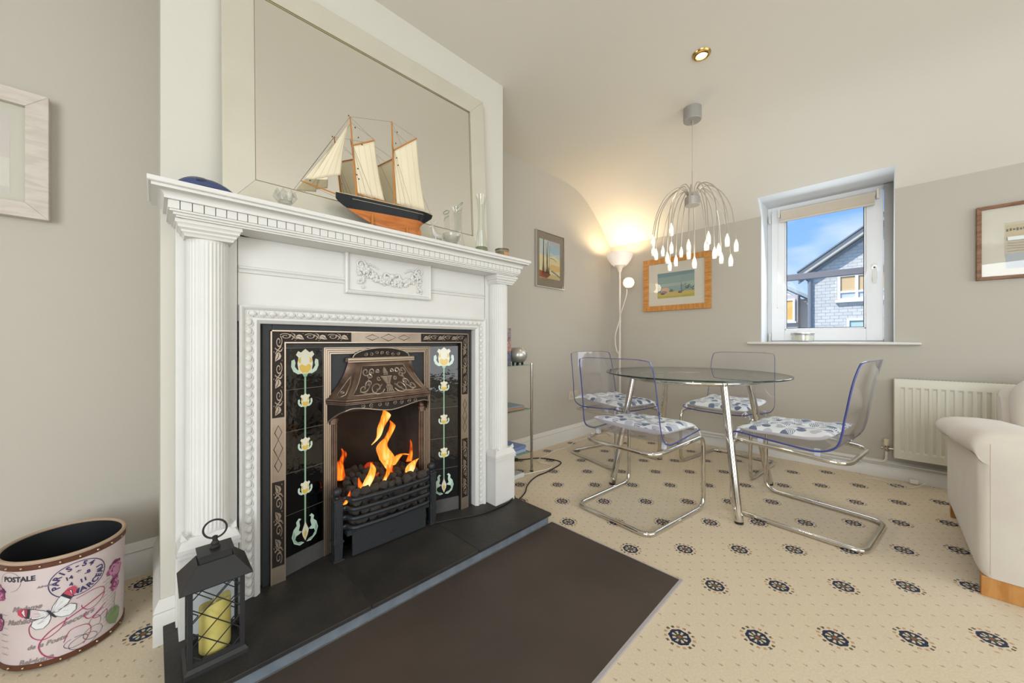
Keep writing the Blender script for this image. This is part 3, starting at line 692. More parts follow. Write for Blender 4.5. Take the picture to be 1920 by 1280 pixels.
# picture at the right edge
art3 = [(P('paper', '#cdc6b4'), rc(0.105, 0.13, 0.50, 0.335)), (P('straw', '#c9b998'), rc(0.11, 0.25, 0.50, 0.32)), (P('water', '#b9bfc4'), rc(0.11, 0.06, 0.50, 0.15))]
for i in range(26): art3.append((P('ink_grey', '#6b675f'), rc(0.112 + i * .012, 0.282 + (i % 3) * .002, 0.120 + i * .012, 0.296 + (i % 2) * .003)))
for j in range(5):
    for q in ribbon2([(0.115 + t * 0.032, 0.16 + j * .017 + 0.003 * math.sin(t * 1.3 + j)) for t in range(11)], 0.0018): art3.append((P('ink_brown', '#95836a'), q))
art3.append((P('white_gap', '#e6ecee'), rc(0.115, 0.225, 0.48, 0.247)))
framed('print_picture', 'thin brown-framed pale print at the right edge of window wall', 'B', (XB, -0.412, 1.325), 0.62, 0.45, 0.02, 0.026, brown_wood, 0, paper_m, art3)
# left picture
framed('white_framed_picture', 'deep white-framed picture on the alcove wall at far left', 'A', (-0.90, YA, 1.383), 0.632, 0.44, 0.052, 0.038, M('limed_white_frame', '#cfc6bd', 0.6, grain=(9, '#c2b8ae', (1, 1, 5))), 0, M('sage_mount', '#cbc9bb', 0.85),
       [(P('pale_mauve', '#cfc8c2'), rc(0.09, 0.085, 0.545, 0.358)), (P('soft_cream', '#d6d3c8'), rc(0.30, 0.10, 0.545, 0.20)), (P('soft_pink', '#ccbfb8'), ell(0.35, 0.17, 0.09, 0.05))])

# ---------------------------------------------------------------- radiator, pipes, sockets
rdt = thing('radiator', 'white ribbed panel radiator under the window wall, beside armchair', 'radiator', (3.58, -0.4, 0.16))
y1r, y0r = -0.058, -1.06; z0r, z1r = 0.165, 0.70
rp = MB(); N_ = 27; pitch = (y1r - y0r - 0.05) / N_
def rad_pt(i, j):
    return None
xs = []
yy = y1r
pr = [(y1r, 3.575), (y1r - 0.004, 3.562), (y1r - 0.022, 3.562)]
for i in range(N_):
    a = y1r - 0.025 - i * pitch
    pr += [(a - pitch * 0.08, 3.562), (a - pitch * 0.22, 3.5685), (a - pitch * 0.62, 3.5685), (a - pitch * 0.76, 3.562), (a - pitch, 3.562)]
pr += [(y0r + 0.004, 3.562), (y0r, 3.575)]
def flat(x): return 3.562 if x > 3.5605 and x < 3.574 else x
n = len(pr); rows = [(z0r, 1), (z0r + .045, 1), (z0r + 0.058, 0), (z1r - 0.068, 0), (z1r - 0.055, 1), (z1r - 0.01, 1), (z1r - 0.003, 2), (z1r, 3)]
for z, fl in rows:
    for (y, x) in pr: rp.v.append(((flat(x) if fl == 1 else (x if fl == 0 else flat(x) + (0.003 if fl == 2 else 0.01))), y, z))
for j in range(len(rows) - 1):
    for i in range(n - 1): rp.f.append((j * n + i, j * n + i + 1, (j + 1) * n + i + 1, (j + 1) * n + i)); rp.m.append(0)
rad_m = M('radiator_cream_white', '#d9d6c8', 0.4)
obj('front_panel', rp, rad_m, rdt, smooth=25)
obj('back_panel', MB().box(3.615, 3.625, y0r, y1r, z0r + .02, z1r - .01), rad_m, rdt, smooth=0)
obj('side_cover', MB().box(3.572, 3.625, y1r - 0.004, y1r, z0r, z1r - 0.003), rad_m, rdt, smooth=0, bevel=.001)
tg = MB().box(3.572, 3.625, y0r, y1r, z1r - 0.006, z1r - 0.003)
i = 0; y = y1r - 0.015
gr = MB()
while y > y0r + .01:
    gr.box(3.578, 3.622, y - 0.007, y, z1r - 0.0045, z1r - 0.002); y -= 0.0165
obj('top_grille', tg, rad_m, rdt, smooth=0); obj('grille_slot', gr, M('slot_dark', '#55534f', 0.8), rdt, smooth=0, kind='stuff')
vv = MB().tube([(3.60, y1r, 0.215), (3.60, y1r + 0.04, 0.215)], 0.009, 12).lathe([(0.011, -.02), (0.011, .02)], (3.60, y1r + .03, 0.215), 12).tube([(3.60, y1r + .052, .215), (3.60, y1r + .06, .215)], .012, 8)
obj('valve', vv, chrome2_m, rdt)
obj('valve_cap', MB().lathe([(0.014, 0.0), (0.015, 0.012), (0.014, 0.04), (0.010, 0.044), (1e-6, 0.044)], (3.60, y1r + .034, 0.235), 18), M('cream_plastic', '#d8ccb2', 0.5), rdt)
pp = MB().tube(rounded([(3.60, y1r + .034, 0.20), (3.60, y1r + .034, 0.118), (3.622, y1r + .10, 0.110), (3.622, YA - .05, 0.118)], [0, .045, .03, 0], 7), 0.0075, 10)
pp.tube(rounded([(3.622, y1r + .16, 0.09), (3.622, YA - .05, 0.09)], 0), 0.0075, 10)
pp.tube([(3.618, y1r + .10, 0.112), (3.618, -1.2, 0.10)], 0.0075, 10)
tag(obj('heating_pipe', pp, M('painted_pipe', '#d9d7d2', 0.4)), 'white painted heating pipes running along the skirting to radiator', 'pipe')
for y in (0.55, 1.35):
    pass
def socket(name, label, face, c, w=0.147, h=0.086):
    t = thing(name, label, 'socket', c)
    f = (lambda u, v, d: (c[0] + u, c[1] - d, c[2] + v)) if face == 'A' else (lambda u, v, d: (c[0] - d, c[1] - u, c[2] + v))
    obj('faceplate', MB().prism([(-w / 2, -h / 2), (w / 2, -h / 2), (w / 2, h / 2), (-w / 2, h / 2)], lambda u, v, k: f(u, v, 0.009 if k else 0)), M('socket_cream', '#cfc6b6', 0.45), t, bevel=.002, smooth=0)
    for s in (-1, 1):
        obj('rocker', MB().prism([(s * .03 - .006, .012), (s * .03 + .006, .012), (s * .03 + .006, .03), (s * .03 - .006, .03)], lambda u, v, k: f(u, v, 0.012 if k else 0.008)), MATS['socket_cream'], t, smooth=0)
        pins = MB()
        for (a, b, w2, h2) in ((0, 0.0, .004, .009), (-.011, -.016, .008, .004), (.011, -.016, .008, .004)):
            pins.prism([(s * .036 + a - w2 / 2, b - h2 / 2), (s * .036 + a + w2 / 2, b - h2 / 2), (s * .036 + a + w2 / 2, b + h2 / 2), (s * .036 + a - w2 / 2, b + h2 / 2)], lambda u, v, k: f(u, v, 0.0095 if k else 0.0088))
        obj('pin_hole', pins, black_pl, t, smooth=0)
    return t
socket('wall_socket', 'cream double wall socket low on the wall behind the near left chair', 'A', (2.94, YA, 0.425))

# ---------------------------------------------------------------- hearth and floor tile
HZ = 0.057
hearth = thing('hearth', 'raised black slate hearth slab under the white fireplace', 'hearth', (0.75, 1.4, 0))
for a, b in ((0.02, 0.524), (0.5265, 0.990), (0.9925, 1.477)):
    obj('slate_slab', MB().box(a, b, 1.208, 1.60, HZ - 0.014, HZ), slate_m, hearth, smooth=0, bevel=.0015)
obj('slate_slab', MB().box(0.33, 1.185, 1.6015, 1.95, HZ - 0.014, HZ), slate_m, hearth, smooth=0)
obj('riser', MB().box(0.03, 1.467, 1.221, 1.60, 0.0, HZ - 0.0142), slate_edge_m, hearth, smooth=0)
obj('joint_filler', MB().box(0.022, 1.47, 1.215, 1.60, HZ - 0.0135, HZ - 0.002), M('dark_grout', '#454240', 0.8), hearth, smooth=0)
ft = MB().box(-0.9, 1.485, 0.562, 1.212, 0.0005, 0.006)
tag(raw('floor_tile', ft, tilefloor_m, smooth=0), 'large flat dark brown floor tile panel let into carpet before hearth', 'floor tile')
tr = MB().box(-0.9, 1.492, 0.552, 0.562, 0.0, 0.0075).box(1.485, 1.489, 0.562, 1.212, 0.0, 0.007)
o = raw('trim_2', tr, M('grey_edging_strip', '#a9a4a6', 0.5), smooth=0); o['kind'] = 'structure'

# ---------------------------------------------------------------- fireplace surround
sur = thing('fireplace_surround', 'white carved wooden fireplace surround with dentil mantel and fluted columns', 'fireplace', (CX, 1.55, HZ))
WP = 1.5995                      # where it meets the breast
def u_sweep(prof, x0, x1, yf, yb=WP, cx=None):
    """profile (t, z): t is how far in from the front edge; returns run back to the wall at both ends"""
    mb = MB(); n = len(prof)
    for path in (lambda t: (x0 + t, yb), lambda t: (x0 + t, yf + t), lambda t: (x1 - t, yf + t), lambda t: (x1 - t, yb)):
        for t, z in prof: a, b = path(t); mb.v.append((a, b, z))
    for i in range(3):
        for k in range(n - 1): mb.f.append((i * n + k, i * n + k + 1, (i + 1) * n + k + 1, (i + 1) * n + k)); mb.m.append(0)
    mb.f.append(tuple(range(n))); mb.f.append(tuple(range(3 * n, 4 * n))); mb.m += [0, 0]
    return mb
mx0, mx1, my = -0.014, 1.507, 1.378
shelf = u_sweep([(0.30, 1.400), (0.0, 1.400), (0.0, 1.388), (0.003, 1.3855), (0.008, 1.3855), (0.008, 1.377), (0.016, 1.3755)] +
                [(0.016 + 0.018 * math.sin(a * PI / 14) , 1.3755 - 0.0155 * (1 - math.cos(a * PI / 14))) for a in range(1, 8)] + [(0.034, 1.3555), (0.30, 1.3555)], mx0, mx1, my)
shelf.add([(mx0 + .001, my + .001, 1.3995), (mx1 - .001, my + .001, 1.3995), (mx1 - .001, WP, 1.3995), (mx0 + .001, WP, 1.3995)], [(0, 1, 2, 3)])
obj('mantel_shelf', shelf, white_m, sur)
obj('dentil_backing', u_sweep([(0.0, 1.3556), (0.0, 1.331), (0.2, 1.331), (0.2, 1.3556)], mx0 + .055, mx1 - .055, my + .055), white_m, sur, smooth=0)
obj('bed_moulding', u_sweep([(0.30, 1.3312), (0.0, 1.3312), (0.0, 1.3255), (0.0075, 1.325), (0.0075, 1.3185), (0.014, 1.3175), (0.014, 1.313), (0.30, 1.313)], mx0 + .0455, mx1 - .0455, my + .0455), white_m, sur)
dmb = MB().box(-0.01225, 0.01225, -0.0065, 0.0065, -0.0118, 0.0118); dme = dmb.mesh('dentil', white_m, 0)
yd = my + .0485; x = mx0 + 0.042 + 0.0125; nd = 0; span = (mx1 - 0.042 - .0125) - x; ND = 53
for i in range(ND + 1): inst('dentil', dme, sur, (x + span * i / ND, yd, 1.3433))
for i in range(1, 7):
    for xx in (mx0 + .0485, mx1 - .0485): inst('dentil', dme, sur, (xx, yd + i * 0.0268, 1.3433), (0, 0, PI / 2))
# frieze and its panels
obj('frieze', MB().box(0.205, 1.309, 1.548, WP, 1.020, 1.313), white_m, sur, smooth=0, bevel=.0015)
obj('side_board', MB().box(0.048, 0.2025, 1.542, WP, HZ, 1.313), white_m, sur, smooth=0, bevel=.0015)
obj('side_board', MB().box(1.3115, 1.466, 1.542, WP, HZ, 1.313), white_m, sur, smooth=0, bevel=.0015)
for a, b in ((0.207, 0.556), (0.958, 1.307)):
    for z in (1.192, 1.206):
        obj('reeded_bead', MB().tube([(a, 1.547, z), (b, 1.547, z)], 0.0055, 10), white_m, sur)
# plaque
px0, px1, pz0, pz1 = 0.560, 0.954, 1.155, 1.345
obj('plaque_panel', MB().box(px0 + .004, px1 - .004, 1.538, 1.549, pz0, 1.313), white_m, sur, smooth=0)
pf = MB()
def mitre(mb, x0, x1, z0, z1, prof, yfun):
    """picture-frame moulding on an x-z plane: prof (inset, y)"""
    n = len(prof); b = len(mb.v)
    for cx_, cz_, sx_, sz_ in ((x0, z0, 1, 1), (x1, z0, -1, 1), (x1, z1, -1, -1), (x0, z1, 1, -1)):
        for t, y in prof: mb.v.append((cx_ + sx_ * t, y, cz_ + sz_ * t))
    for i in range(4):
        j = (i + 1) % 4
        for k in range(n - 1): mb.f.append((b + i * n + k, b + i * n + k + 1, b + j * n + k + 1, b + j * n + k)); mb.m.append(0)
    return mb
mitre(pf, px0 - .004, px1 + .004, pz0 - .006, pz1, [(0, 1.549), (0, 1.530), (0.006, 1.526), (0.012, 1.529), (0.016, 1.537), (0.018, 1.5385)], None)
obj('plaque_frame', pf, white_m, sur)
# garland in relief
gm = MB(); rng = random.Random(4); pcx = (px0 + px1) / 2; gy = 1.5375
for s in (-1, 1):
    gm.tube([(pcx + s * u, gy - 0.003, v) for u, v in [(-a, b) for a, b in spiral(-0.138, 1.275, 0.021, 0.004, -0.4, 1.35, 18)]], [0.0042] * 19, 8, flat=1.0)
    sw_ = spline([(pcx + s * 0.128, gy - .004, 1.262), (pcx + s * 0.095, gy - .004, 1.232), (pcx + s * 0.055, gy - .004, 1.216), (pcx + s * 0.012, gy - .004, 1.222)], 7)
    for p in sw_:
        for q in range(5):
            c = (p.x + rng.uniform(-.013, .013), gy - 0.002 - rng.random() * .004, p.z + rng.uniform(-.012, .014)); gm.sphere(c, rng.uniform(.004, .0085), 7, 5)
    for q in range(34):
        t = rng.random(); c = (pcx + s * (0.138 + rng.uniform(-.015, .015) * (1 - .3 * t)), gy - 0.002 - rng.random() * .003, 1.262 - t * 0.085); gm.sphere(c, rng.uniform(.0035, .007), 7, 5)
    gm.tube(spline([(pcx + s * .118, gy - .002, 1.272), (pcx + s * .09, gy - .003, 1.279), (pcx + s * .062, gy - .002, 1.262)], 5), 0.0035, 6)
    for i in range(5): gm.sphere((pcx + s * (0.105 - i * .009), gy - .003, 1.281 - i * .003), 0.0042, 7, 5)
    gm.tube(spline([(pcx + s * .004, gy - .006, 1.236), (pcx + s * .03, gy - .008, 1.25), (pcx + s * .034, gy - .005, 1.228), (pcx + s * .006, gy - .006, 1.222)], 5), .005, 7)
for i in range(26): gm.sphere((pcx + rng.uniform(-.045, .045), gy - .003, 1.203 + rng.uniform(-.006, .012)), rng.uniform(.004, .0075), 7, 5)
gm.sphere((pcx, gy - .006, 1.238), 0.013, 12, 8)
obj('carved_garland', gm, white_m, sur, smooth=60)
# egg-and-dart frame round the insert
ex0, ex1, ez1, w_e = 0.207, 1.307, 1.076, 0.062
ef = MB(); prof = [(0, 1.549), (0, 1.532), (0.006, 1.528), (0.012, 1.532), (0.016, 1.540), (0.038, 1.545), (0.044, 1.538), (0.050, 1.537), (0.056, 1.543), (0.062, 1.549), (0.062, 1.60)]
n = len(prof)
for cx_, cz_, sx_, sz_ in ((ex0, HZ, 1, 0), (ex0, ez1, 1, -1), (ex1, ez1, -1, -1), (ex1, HZ, -1, 0)):
    for t, y in prof: ef.v.append((cx_ + sx_ * t, y, cz_ + sz_ * t))
for i in range(3):
    for k in range(n - 1): ef.f.append((i * n + k, i * n + k + 1, (i + 1) * n + k + 1, (i + 1) * n + k)); ef.m.append(0)
obj('inner_frame_moulding', ef, white_m, sur)
eg = MB(); NE = 7
def egg(u, v):
    a = u * 2 * PI; r = 1 - v
    X = math.cos(a) * r * 0.0125; Z = math.sin(a) * r * 0.0108 + 0.0035 * (1 - r) 
    X *= (1 - 0.35 * math.sin(a) * 1.0); return (X, -0.0075 * math.sqrt(max(1 - r * r, 0)), Z)
eg.grid(egg, 12, 4, wrap=True)
eg.tube([(-.0125, -.001, .009), (-.0145, -.003, -.002), (-.009, -.0035, -.0115), (0, -.003, -.0125)], .0018, 5)
eme = eg.mesh('carved_leaf', white_m, 60)
ye = 1.5425; ct = 0.027
nh = 35; x0 = ex0 + ct + .012; x1 = ex1 - ct - .012
for i in range(nh): inst('carved_leaf', eme, sur, (x0 + (x1 - x0) * i / (nh - 1), ye, ez1 - ct))
nv = 31; z0 = HZ + 0.02; z1 = ez1 - ct - 0.032
for i in range(nv):
    z = z0 + (z1 - z0) * i / (nv - 1)
    inst('carved_leaf', eme, sur, (ex0 + ct, ye, z), (0, -PI / 2, 0)); inst('carved_leaf', eme, sur, (ex1 - ct, ye, z), (0, PI / 2, 0))
# columns
for cx_ in (0.124, 1.390):
    cy_ = 1.527
    col = MB(); prof = []; nf = 34; npt = nf * 6; b0 = 0; R = 0.0555
    def ring(z, r, fl):
        for k in range(npt):
            a = 2 * PI * k / npt; ph = (k % 6) / 6.0
            rr = r - (0.0030 * fl * max(0.0, math.sin(PI * min(max((ph - 0.12) / 0.76, 0), 1))))
            col.v.append((cx_ + rr * math.cos(a), cy_ + rr * math.sin(a), z))
    zs_ = [(0.352, R, 0), (0.360, R, 0), (0.366, R, 1), (1.255, R * .97, 1), (1.262, R * .97, 0), (1.272, R * .97, 0)]
    for z, r, fl in zs_: ring(z, r, fl)
    for j in range(len(zs_) - 1):
        for k in range(npt): k2 = (k + 1) % npt; col.f.append((j * npt + k, j * npt + k2, (j + 1) * npt + k2, (j + 1) * npt + k)); col.m.append(0)
    obj('fluted_column', col, white_m, sur, smooth=50)
    cap = MB()
    for h0, h1, z0_, z1_ in ((.0585, .061, 1.268, 1.2745), (.061, .0655, 1.2745, 1.2795), (.0665, .0665, 1.2795, 1.285), (.0665, .073, 1.285, 1.2905), (.074, .074, 1.2905, 1.297), (.0745, .0775, 1.297, 1.302), (.080, .080, 1.302, 1.3128)):
        b = len(cap.v)
        for z, hw in ((z0_, h0), (z1_, h1)):
            for a_, b_ in ((cx_ - hw, cy_ - hw), (cx_ + hw, cy_ - hw), (cx_ + hw, 1.543), (cx_ - hw, 1.543)): cap.v.append((a_, b_, z))
        cap.f += [(b + i, b + (i + 1) % 4, b + 4 + (i + 1) % 4, b + 4 + i) for i in range(4)] + [(b, b + 1, b + 2, b + 3), (b + 4, b + 5, b + 6, b + 7)]; cap.m += [0] * 6
    obj('capital', cap, white_m, sur, smooth=0)
    bw_ = 0.0715; yb_ = 1.464
    obj('plinth_block', MB().box(cx_ - bw_, cx_ + bw_, yb_, 1.543, HZ, 0.3005), white_m, sur, smooth=0, bevel=.0015)
    cp = MB()
    for hw, z0_, z1_, h2_ in ((.0775, 0.3005, 0.308, .0775), (.0745, 0.308, 0.313, .0765), (.0765, 0.313, 0.324, .0765), (.0745, 0.324, 0.337, .069), (.069, 0.337, 0.352, .0615)):
        b = len(cp.v)
        for z, q in ((z0_, hw), (z1_, h2_)):
            for a_, b_ in ((cx_ - q, yb_ + .0715 - q), (cx_ + q, yb_ + .0715 - q), (cx_ + q, 1.543), (cx_ - q, 1.543)): cp.v.append((a_, b_, z))
        cp.f += [(b + i, b + (i + 1) % 4, b + 4 + (i + 1) % 4, b + 4 + i) for i in range(4)] + [(b, b + 1, b + 2, b + 3), (b + 4, b + 5, b + 6, b + 7)]; cp.m += [0] * 6
    for sx_ in (-1, 1):      # the little corner horns of the base
        for (yy_) in (yb_ + .009,):
            xx_ = cx_ + sx_ * .060
            cp.add([(xx_ - .008, yy_ - .006, .35), (xx_ + .008, yy_ - .006, .35), (xx_ + .008, yy_ + .016, .35), (xx_ - .008, yy_ + .016, .35), (cx_ + sx_ * .0655, yy_ - .002, .372)], [(0, 1, 4), (1, 2, 4), (2, 3, 4), (3, 0, 4)])
    obj('plinth_cap', cp, white_m, sur, smooth=0)

# ---------------------------------------------------------------- cast-iron insert
ins = thing('fireplace_insert', 'black and bronze cast-iron tiled fireplace insert with tulip tiles', 'fireplace', (CX, 1.6, HZ))
def ring_frame(mb, x0, x1, z1, w, y0, y1, zb=HZ, mi=0):
    mb.box(x0, x0 + w, y0, y1, zb, z1, mi).box(x1 - w, x1, y0, y1, zb, z1, mi).box(x0 + w, x1 - w, y0, y1, z1 - w, z1, mi); return mb
hwo = 0.478
m_ = ring_frame(MB(), CX - hwo, CX + hwo, 1.018, 0.032, 1.574, 1.612)
obj('iron_border', m_, iron_m, ins, smooth=0, bevel=.002)
yB = 1.566                          # face of the bronze frame
bx0, bx1, bz1, bw = CX - .4535, CX + .4535, 0.992, 0.0485
obj('frame_ground', ring_frame(MB(), bx0, bx1, bz1, bw, yB + .0025, 1.60, zb=HZ), recess_m, ins, smooth=0)
eb = MB(); t_ = 0.0045
for (a, b, c, d) in ((bx0, bx0 + t_, HZ, bz1), (bx1 - t_, bx1, HZ, bz1), (bx0 + bw - t_, bx0 + bw, HZ, bz1 - bw), (bx1 - bw, bx1 - bw + t_, HZ, bz1 - bw), (bx0, bx1, bz1 - t_, bz1), (bx0 + bw - t_, bx1 - bw + t_, bz1 - bw, bz1 - bw + t_)):
    eb.box(a, b, yB - .0015, yB + .003, c, d)
obj('frame_edge_bead', eb, bronze3_m, ins, smooth=0)
def motif_me():
    """spiral, stem, leaf and buds: one unit long on x, raised towards -y"""
    mb = MB()
    sp = [(a, b) for a, b in spiral(-0.27, 0.04, 0.055, 0.235, 0.5, 1.35, 22)]
    mb.tube([(a, 0, b) for a, b in sp], [0.028 + 0.012 * i / 22 for i in range(23)], 6)
    e = sp[-1]
    st = spline([(e[0], 0, e[1]), (e[0] + .13, 0, e[1] - .13), (e[0] + .27, 0, e[1] - .3), (e[0] + .36, 0, -.12)], 4)
    mb.tube(spline([(-0.1, 0, 0.2), (0.0, 0, 0.06), (0.1, 0, -0.1), (0.2, 0, -0.18)], 4), 0.036, 6)
    mb.tube(spline([(-0.03, 0, -0.22), (0.03, 0, -0.1), (0.1, 0, 0.12), (0.02, 0, 0.26)], 4), [0.045, .04, .035, .03, .03, .03, .03, .035, .04, .04, .045, .045, .045], 6)
    leaf = [(0.12, -0.02), (0.17, 0.12), (0.28, 0.20), (0.38, 0.12), (0.48, -0.20), (0.32, -0.19), (0.19, -0.13)]
    mb.prism(leaf, lambda u, v, k: (u, -0.045 if k else 0.03, v))
    mb.tube([(0.17, -0.06, 0.02), (0.28, -.065, 0.03), (0.42, -.06, -0.14)], .016, 5, mi=1)
    for a, b in ((0.44, 0.25), (0.12, -0.28), (-0.02, 0.30)): mb.sphere((a, -0.01, b), 0.035, 7, 5)
    return mb.mesh('scroll_motif', [bronze_m, recess_m], 50)
mome = motif_me()
def motif(x, z, L, rot, mir=1, y=yB + .001):
    inst('scroll_motif', mome, ins, (x, y, z), (0, rot, 0), (L * mir, 0.055, min(L, 0.078) * 0.62 if L < 0.2 else L))
for s in (-1, 1):
    xc = CX + s * (0.4535 - bw / 2)
    for i in range(3):
        motif(xc, 0.923 - i * 0.1, 0.098, PI / 2, 1)
        motif(xc, 0.375 - i * 0.1, 0.098, PI / 2, -1)
    for za_, zb2 in ((0.432, 0.668), (HZ, 0.118)): obj('plain_bronze_panel', MB().box(xc - bw / 2 + t_, xc + bw / 2 - t_, yB - .001, yB + .003, za_, zb2), bronze_m, ins, smooth=0)
    for k_, (dz, hh_, ww) in enumerate(((0.613, .026, .0115), (0.552, .034, .0145), (0.492, .026, .0115))):
        d_ = MB(); P4 = [(xc, dz + hh_), (xc + ww, dz), (xc, dz - hh_), (xc - ww, dz)]
        d_.tube([(a, yB - .001, b) for a, b in P4], 0.0014, 4, closed=True); obj('incised_diamond', d_, recess_m, ins, smooth=0)
xs_ = bx0 + bw
for i in range(3):
    motif(xs_ + 0.022 + i * 0.083, bz1 - bw / 2, 0.083, 0, 1); motif(bx1 - bw - 0.022 - i * 0.083, bz1 - bw / 2, 0.083, 0, -1)
obj('plain_bronze_panel', MB().box(CX - .165, CX + .165, yB - .001, yB + .003, bz1 - bw + t_, bz1 - t_), bronze_m, ins, smooth=0)
for dx, ww, hh_ in ((-.075, .030, .0125), (0, .036, .0155), (.075, .030, .0125)):
    P4 = [(CX + dx, bz1 - bw / 2 + hh_), (CX + dx + ww, bz1 - bw / 2), (CX + dx, bz1 - bw / 2 - hh_), (CX + dx - ww, bz1 - bw / 2)]
    obj('incised_diamond', MB().tube([(a, yB - .001, b) for a, b in P4], 0.0014, 4, closed=True), recess_m, ins, smooth=0)
# tiles, splayed back towards the opening
to, ti = 0.402, 0.253; yo, yi = 1.590, 1.632; TH = 0.160
yel = M('tulip_yellow_glaze', '#dcbb57', 0.08, spec=0.7); crm = M('tulip_cream_glaze', '#e2e0cc', 0.08, spec=0.7); grn = M('tulip_green_glaze', '#8fb79b', 0.08, spec=0.7); grl = M('tulip_pale_green_glaze', '#c5dccb', 0.08, spec=0.7)
def tile_map(s, zc):
    a = Vector((CX + s * to, yo)); b = Vector((CX + s * ti, yi))
    if s > 0: a, b = b, a
    c = (a + b) / 2; d = (b - a).normalized(); nrm = Vector((d.y, -d.x))
    return lambda u, v, k: (c.x + d.x * u + nrm.x * k, c.y + d.y * u + nrm.y * k, zc + v), (b - a).length
def mir(p): return [(-a, b) for a, b in p]
def tulip(sc_, zoff):
    S = lambda p: [(a * sc_, b * sc_ + zoff) for a, b in p]
    out = []
    arm_ = [(0.006, -.028), (.020, -.030), (.033, -.022), (.039, -.008), (.038, .008), (.030, .012), (.027, .002), (.029, -.008), (.022, -.018), (.010, -.020)]
    for q in (arm_, mir(arm_)): out.append((grl, S(q)))
    out.append((grn, S([(-.010, -.026), (.010, -.026), (.004, -.038), (-.004, -.038)])))
    out.append((crm, S([(-.022, .0), (-.019, -.018), (-.010, -.029), (.010, -.029), (.019, -.018), (.022, .0), (.019, .016), (.026, .024), (.020, .034), (.012, .030), (.0, .040), (-.012, .030), (-.020, .034), (-.026, .024), (-.019, .016)])))
    out.append((yel, S([(-.017, -.008), (-.015, -.019), (-.008, -.027), (.008, -.027), (.015, -.019), (.017, -.008), (.010, -.002), (0, -.008), (-.010, -.002)])))
    out.append((yel, S([(-.020, .010), (-.018, .002), (-.013, .0), (-.012, .018)]))); out.append((yel, S([(.020, .010), (.018, .002), (.013, .0), (.012, .018)])))
    return out
for s in (-1, 1):
    for i in range(5):
        zc = 0.924 - TH * (i + .5); f, L = tile_map(s, zc)
        t = MB().prism([(-L / 2, -TH / 2 + .0008), (L / 2, -TH / 2 + .0008), (L / 2, TH / 2 - .0008), (-L / 2, TH / 2 - .0008)], lambda u, v, k: f(u, v, 0.0 if k else -0.008))
        to_ = obj('glazed_tile', t, tile_m, ins, smooth=0)
        sh = []
        if i == 0: sh = [(grn, rc(-.0035, -TH / 2, .0035, -.035))] + tulip(1.42, .020)
        elif i < 4: sh = [(grn, rc(-.0032, -TH / 2, .0032, TH / 2))] + tulip(0.76, .030 if i == 1 else (.016 if i == 2 else .002))
        else:
            sw2 = [(.004, -.052), (.022, -.056), (.044, -.040), (.053, -.012), (.046, .014), (.034, .026), (.036, .040), (.026, .052), (.016, .046), (.024, .040), (.021, .022), (.026, .004), (.014, -.004), (.022, -.010), (.036, -.014), (.040, -.026), (.030, -.040), (.014, -.044)]
            sw3 = [(.008, -.048), (.022, -.051), (.042, -.036), (.050, -.012), (.044, .008), (.040, -.010), (.042, -.024), (.032, -.040), (.016, -.045)]
            sh = [(grn, rc(-.0032, .01, .0032, TH / 2)), (grl, sw2), (grl, mir(sw2)), (grn, sw3), (grn, mir(sw3)), (crm, [(0, .03), (.010, .004), (.014, -.006), (.010, -.024), (.0, -.046), (-.010, -.024), (-.014, -.006), (-.010, .004)]), (yel, [(0, -.002), (.006, -.016), (0, -.040), (-.006, -.016)])]
        flat_art('tulip_motif', to_, f, sh, step=0.00012, base=0.0004)
    f, L = tile_map(s, 0)
    gb = MB().prism([(-L / 2, .12), (L / 2, .12), (L / 2, .926), (-L / 2, .926)], lambda u, v, k: f(u, v, -0.0015 if k else -0.012)); obj('grout', gb, grout_m, ins, smooth=0)
    bb = MB().prism([(-L / 2 - .004, HZ), (L / 2 + .004, HZ), (L / 2 + .004, .1235), (-L / 2 - .004, .1235)], lambda u, v, k: f(u, v, 0.002 if k else -0.02)); obj('iron_foot_plate', bb, M('grey_worn_iron', '#4b4b4e', 0.5, mottle=(20, '#5c5854', .7)), ins, smooth=0)
# top filler strip over tiles
obj('iron_lintel', MB().box(CX - .405, CX + .405, 1.596, 1.64, 0.926, 0.945), iron_m, ins, smooth=0)
# inner arch: nested bronze beads
yI = 1.630; ix = 0.253
for k_, (mt, d_) in enumerate(((bronze3_m, 0), (recess_m, .0055), (bronze3_m, .0075), (recess_m, .0135), (bronze3_m, .0155), (recess_m, .0215), (bronze3_m, .0235))):
    w_ = .0055 if mt is bronze3_m else .002
    obj('nested_bead', ring_frame(MB(), CX - ix + d_, CX + ix - d_, .926 - d_, w_, yI + k_ * .0012 - (.0035 if mt is bronze3_m else 0), 1.66, zb=HZ), mt, ins, smooth=0)
ob = MB()
ob.box(CX - .223, CX + .223, 1.645, 1.66, 0.64, 0.897)
obj('back_plate', ob, iron_m, ins, smooth=0)
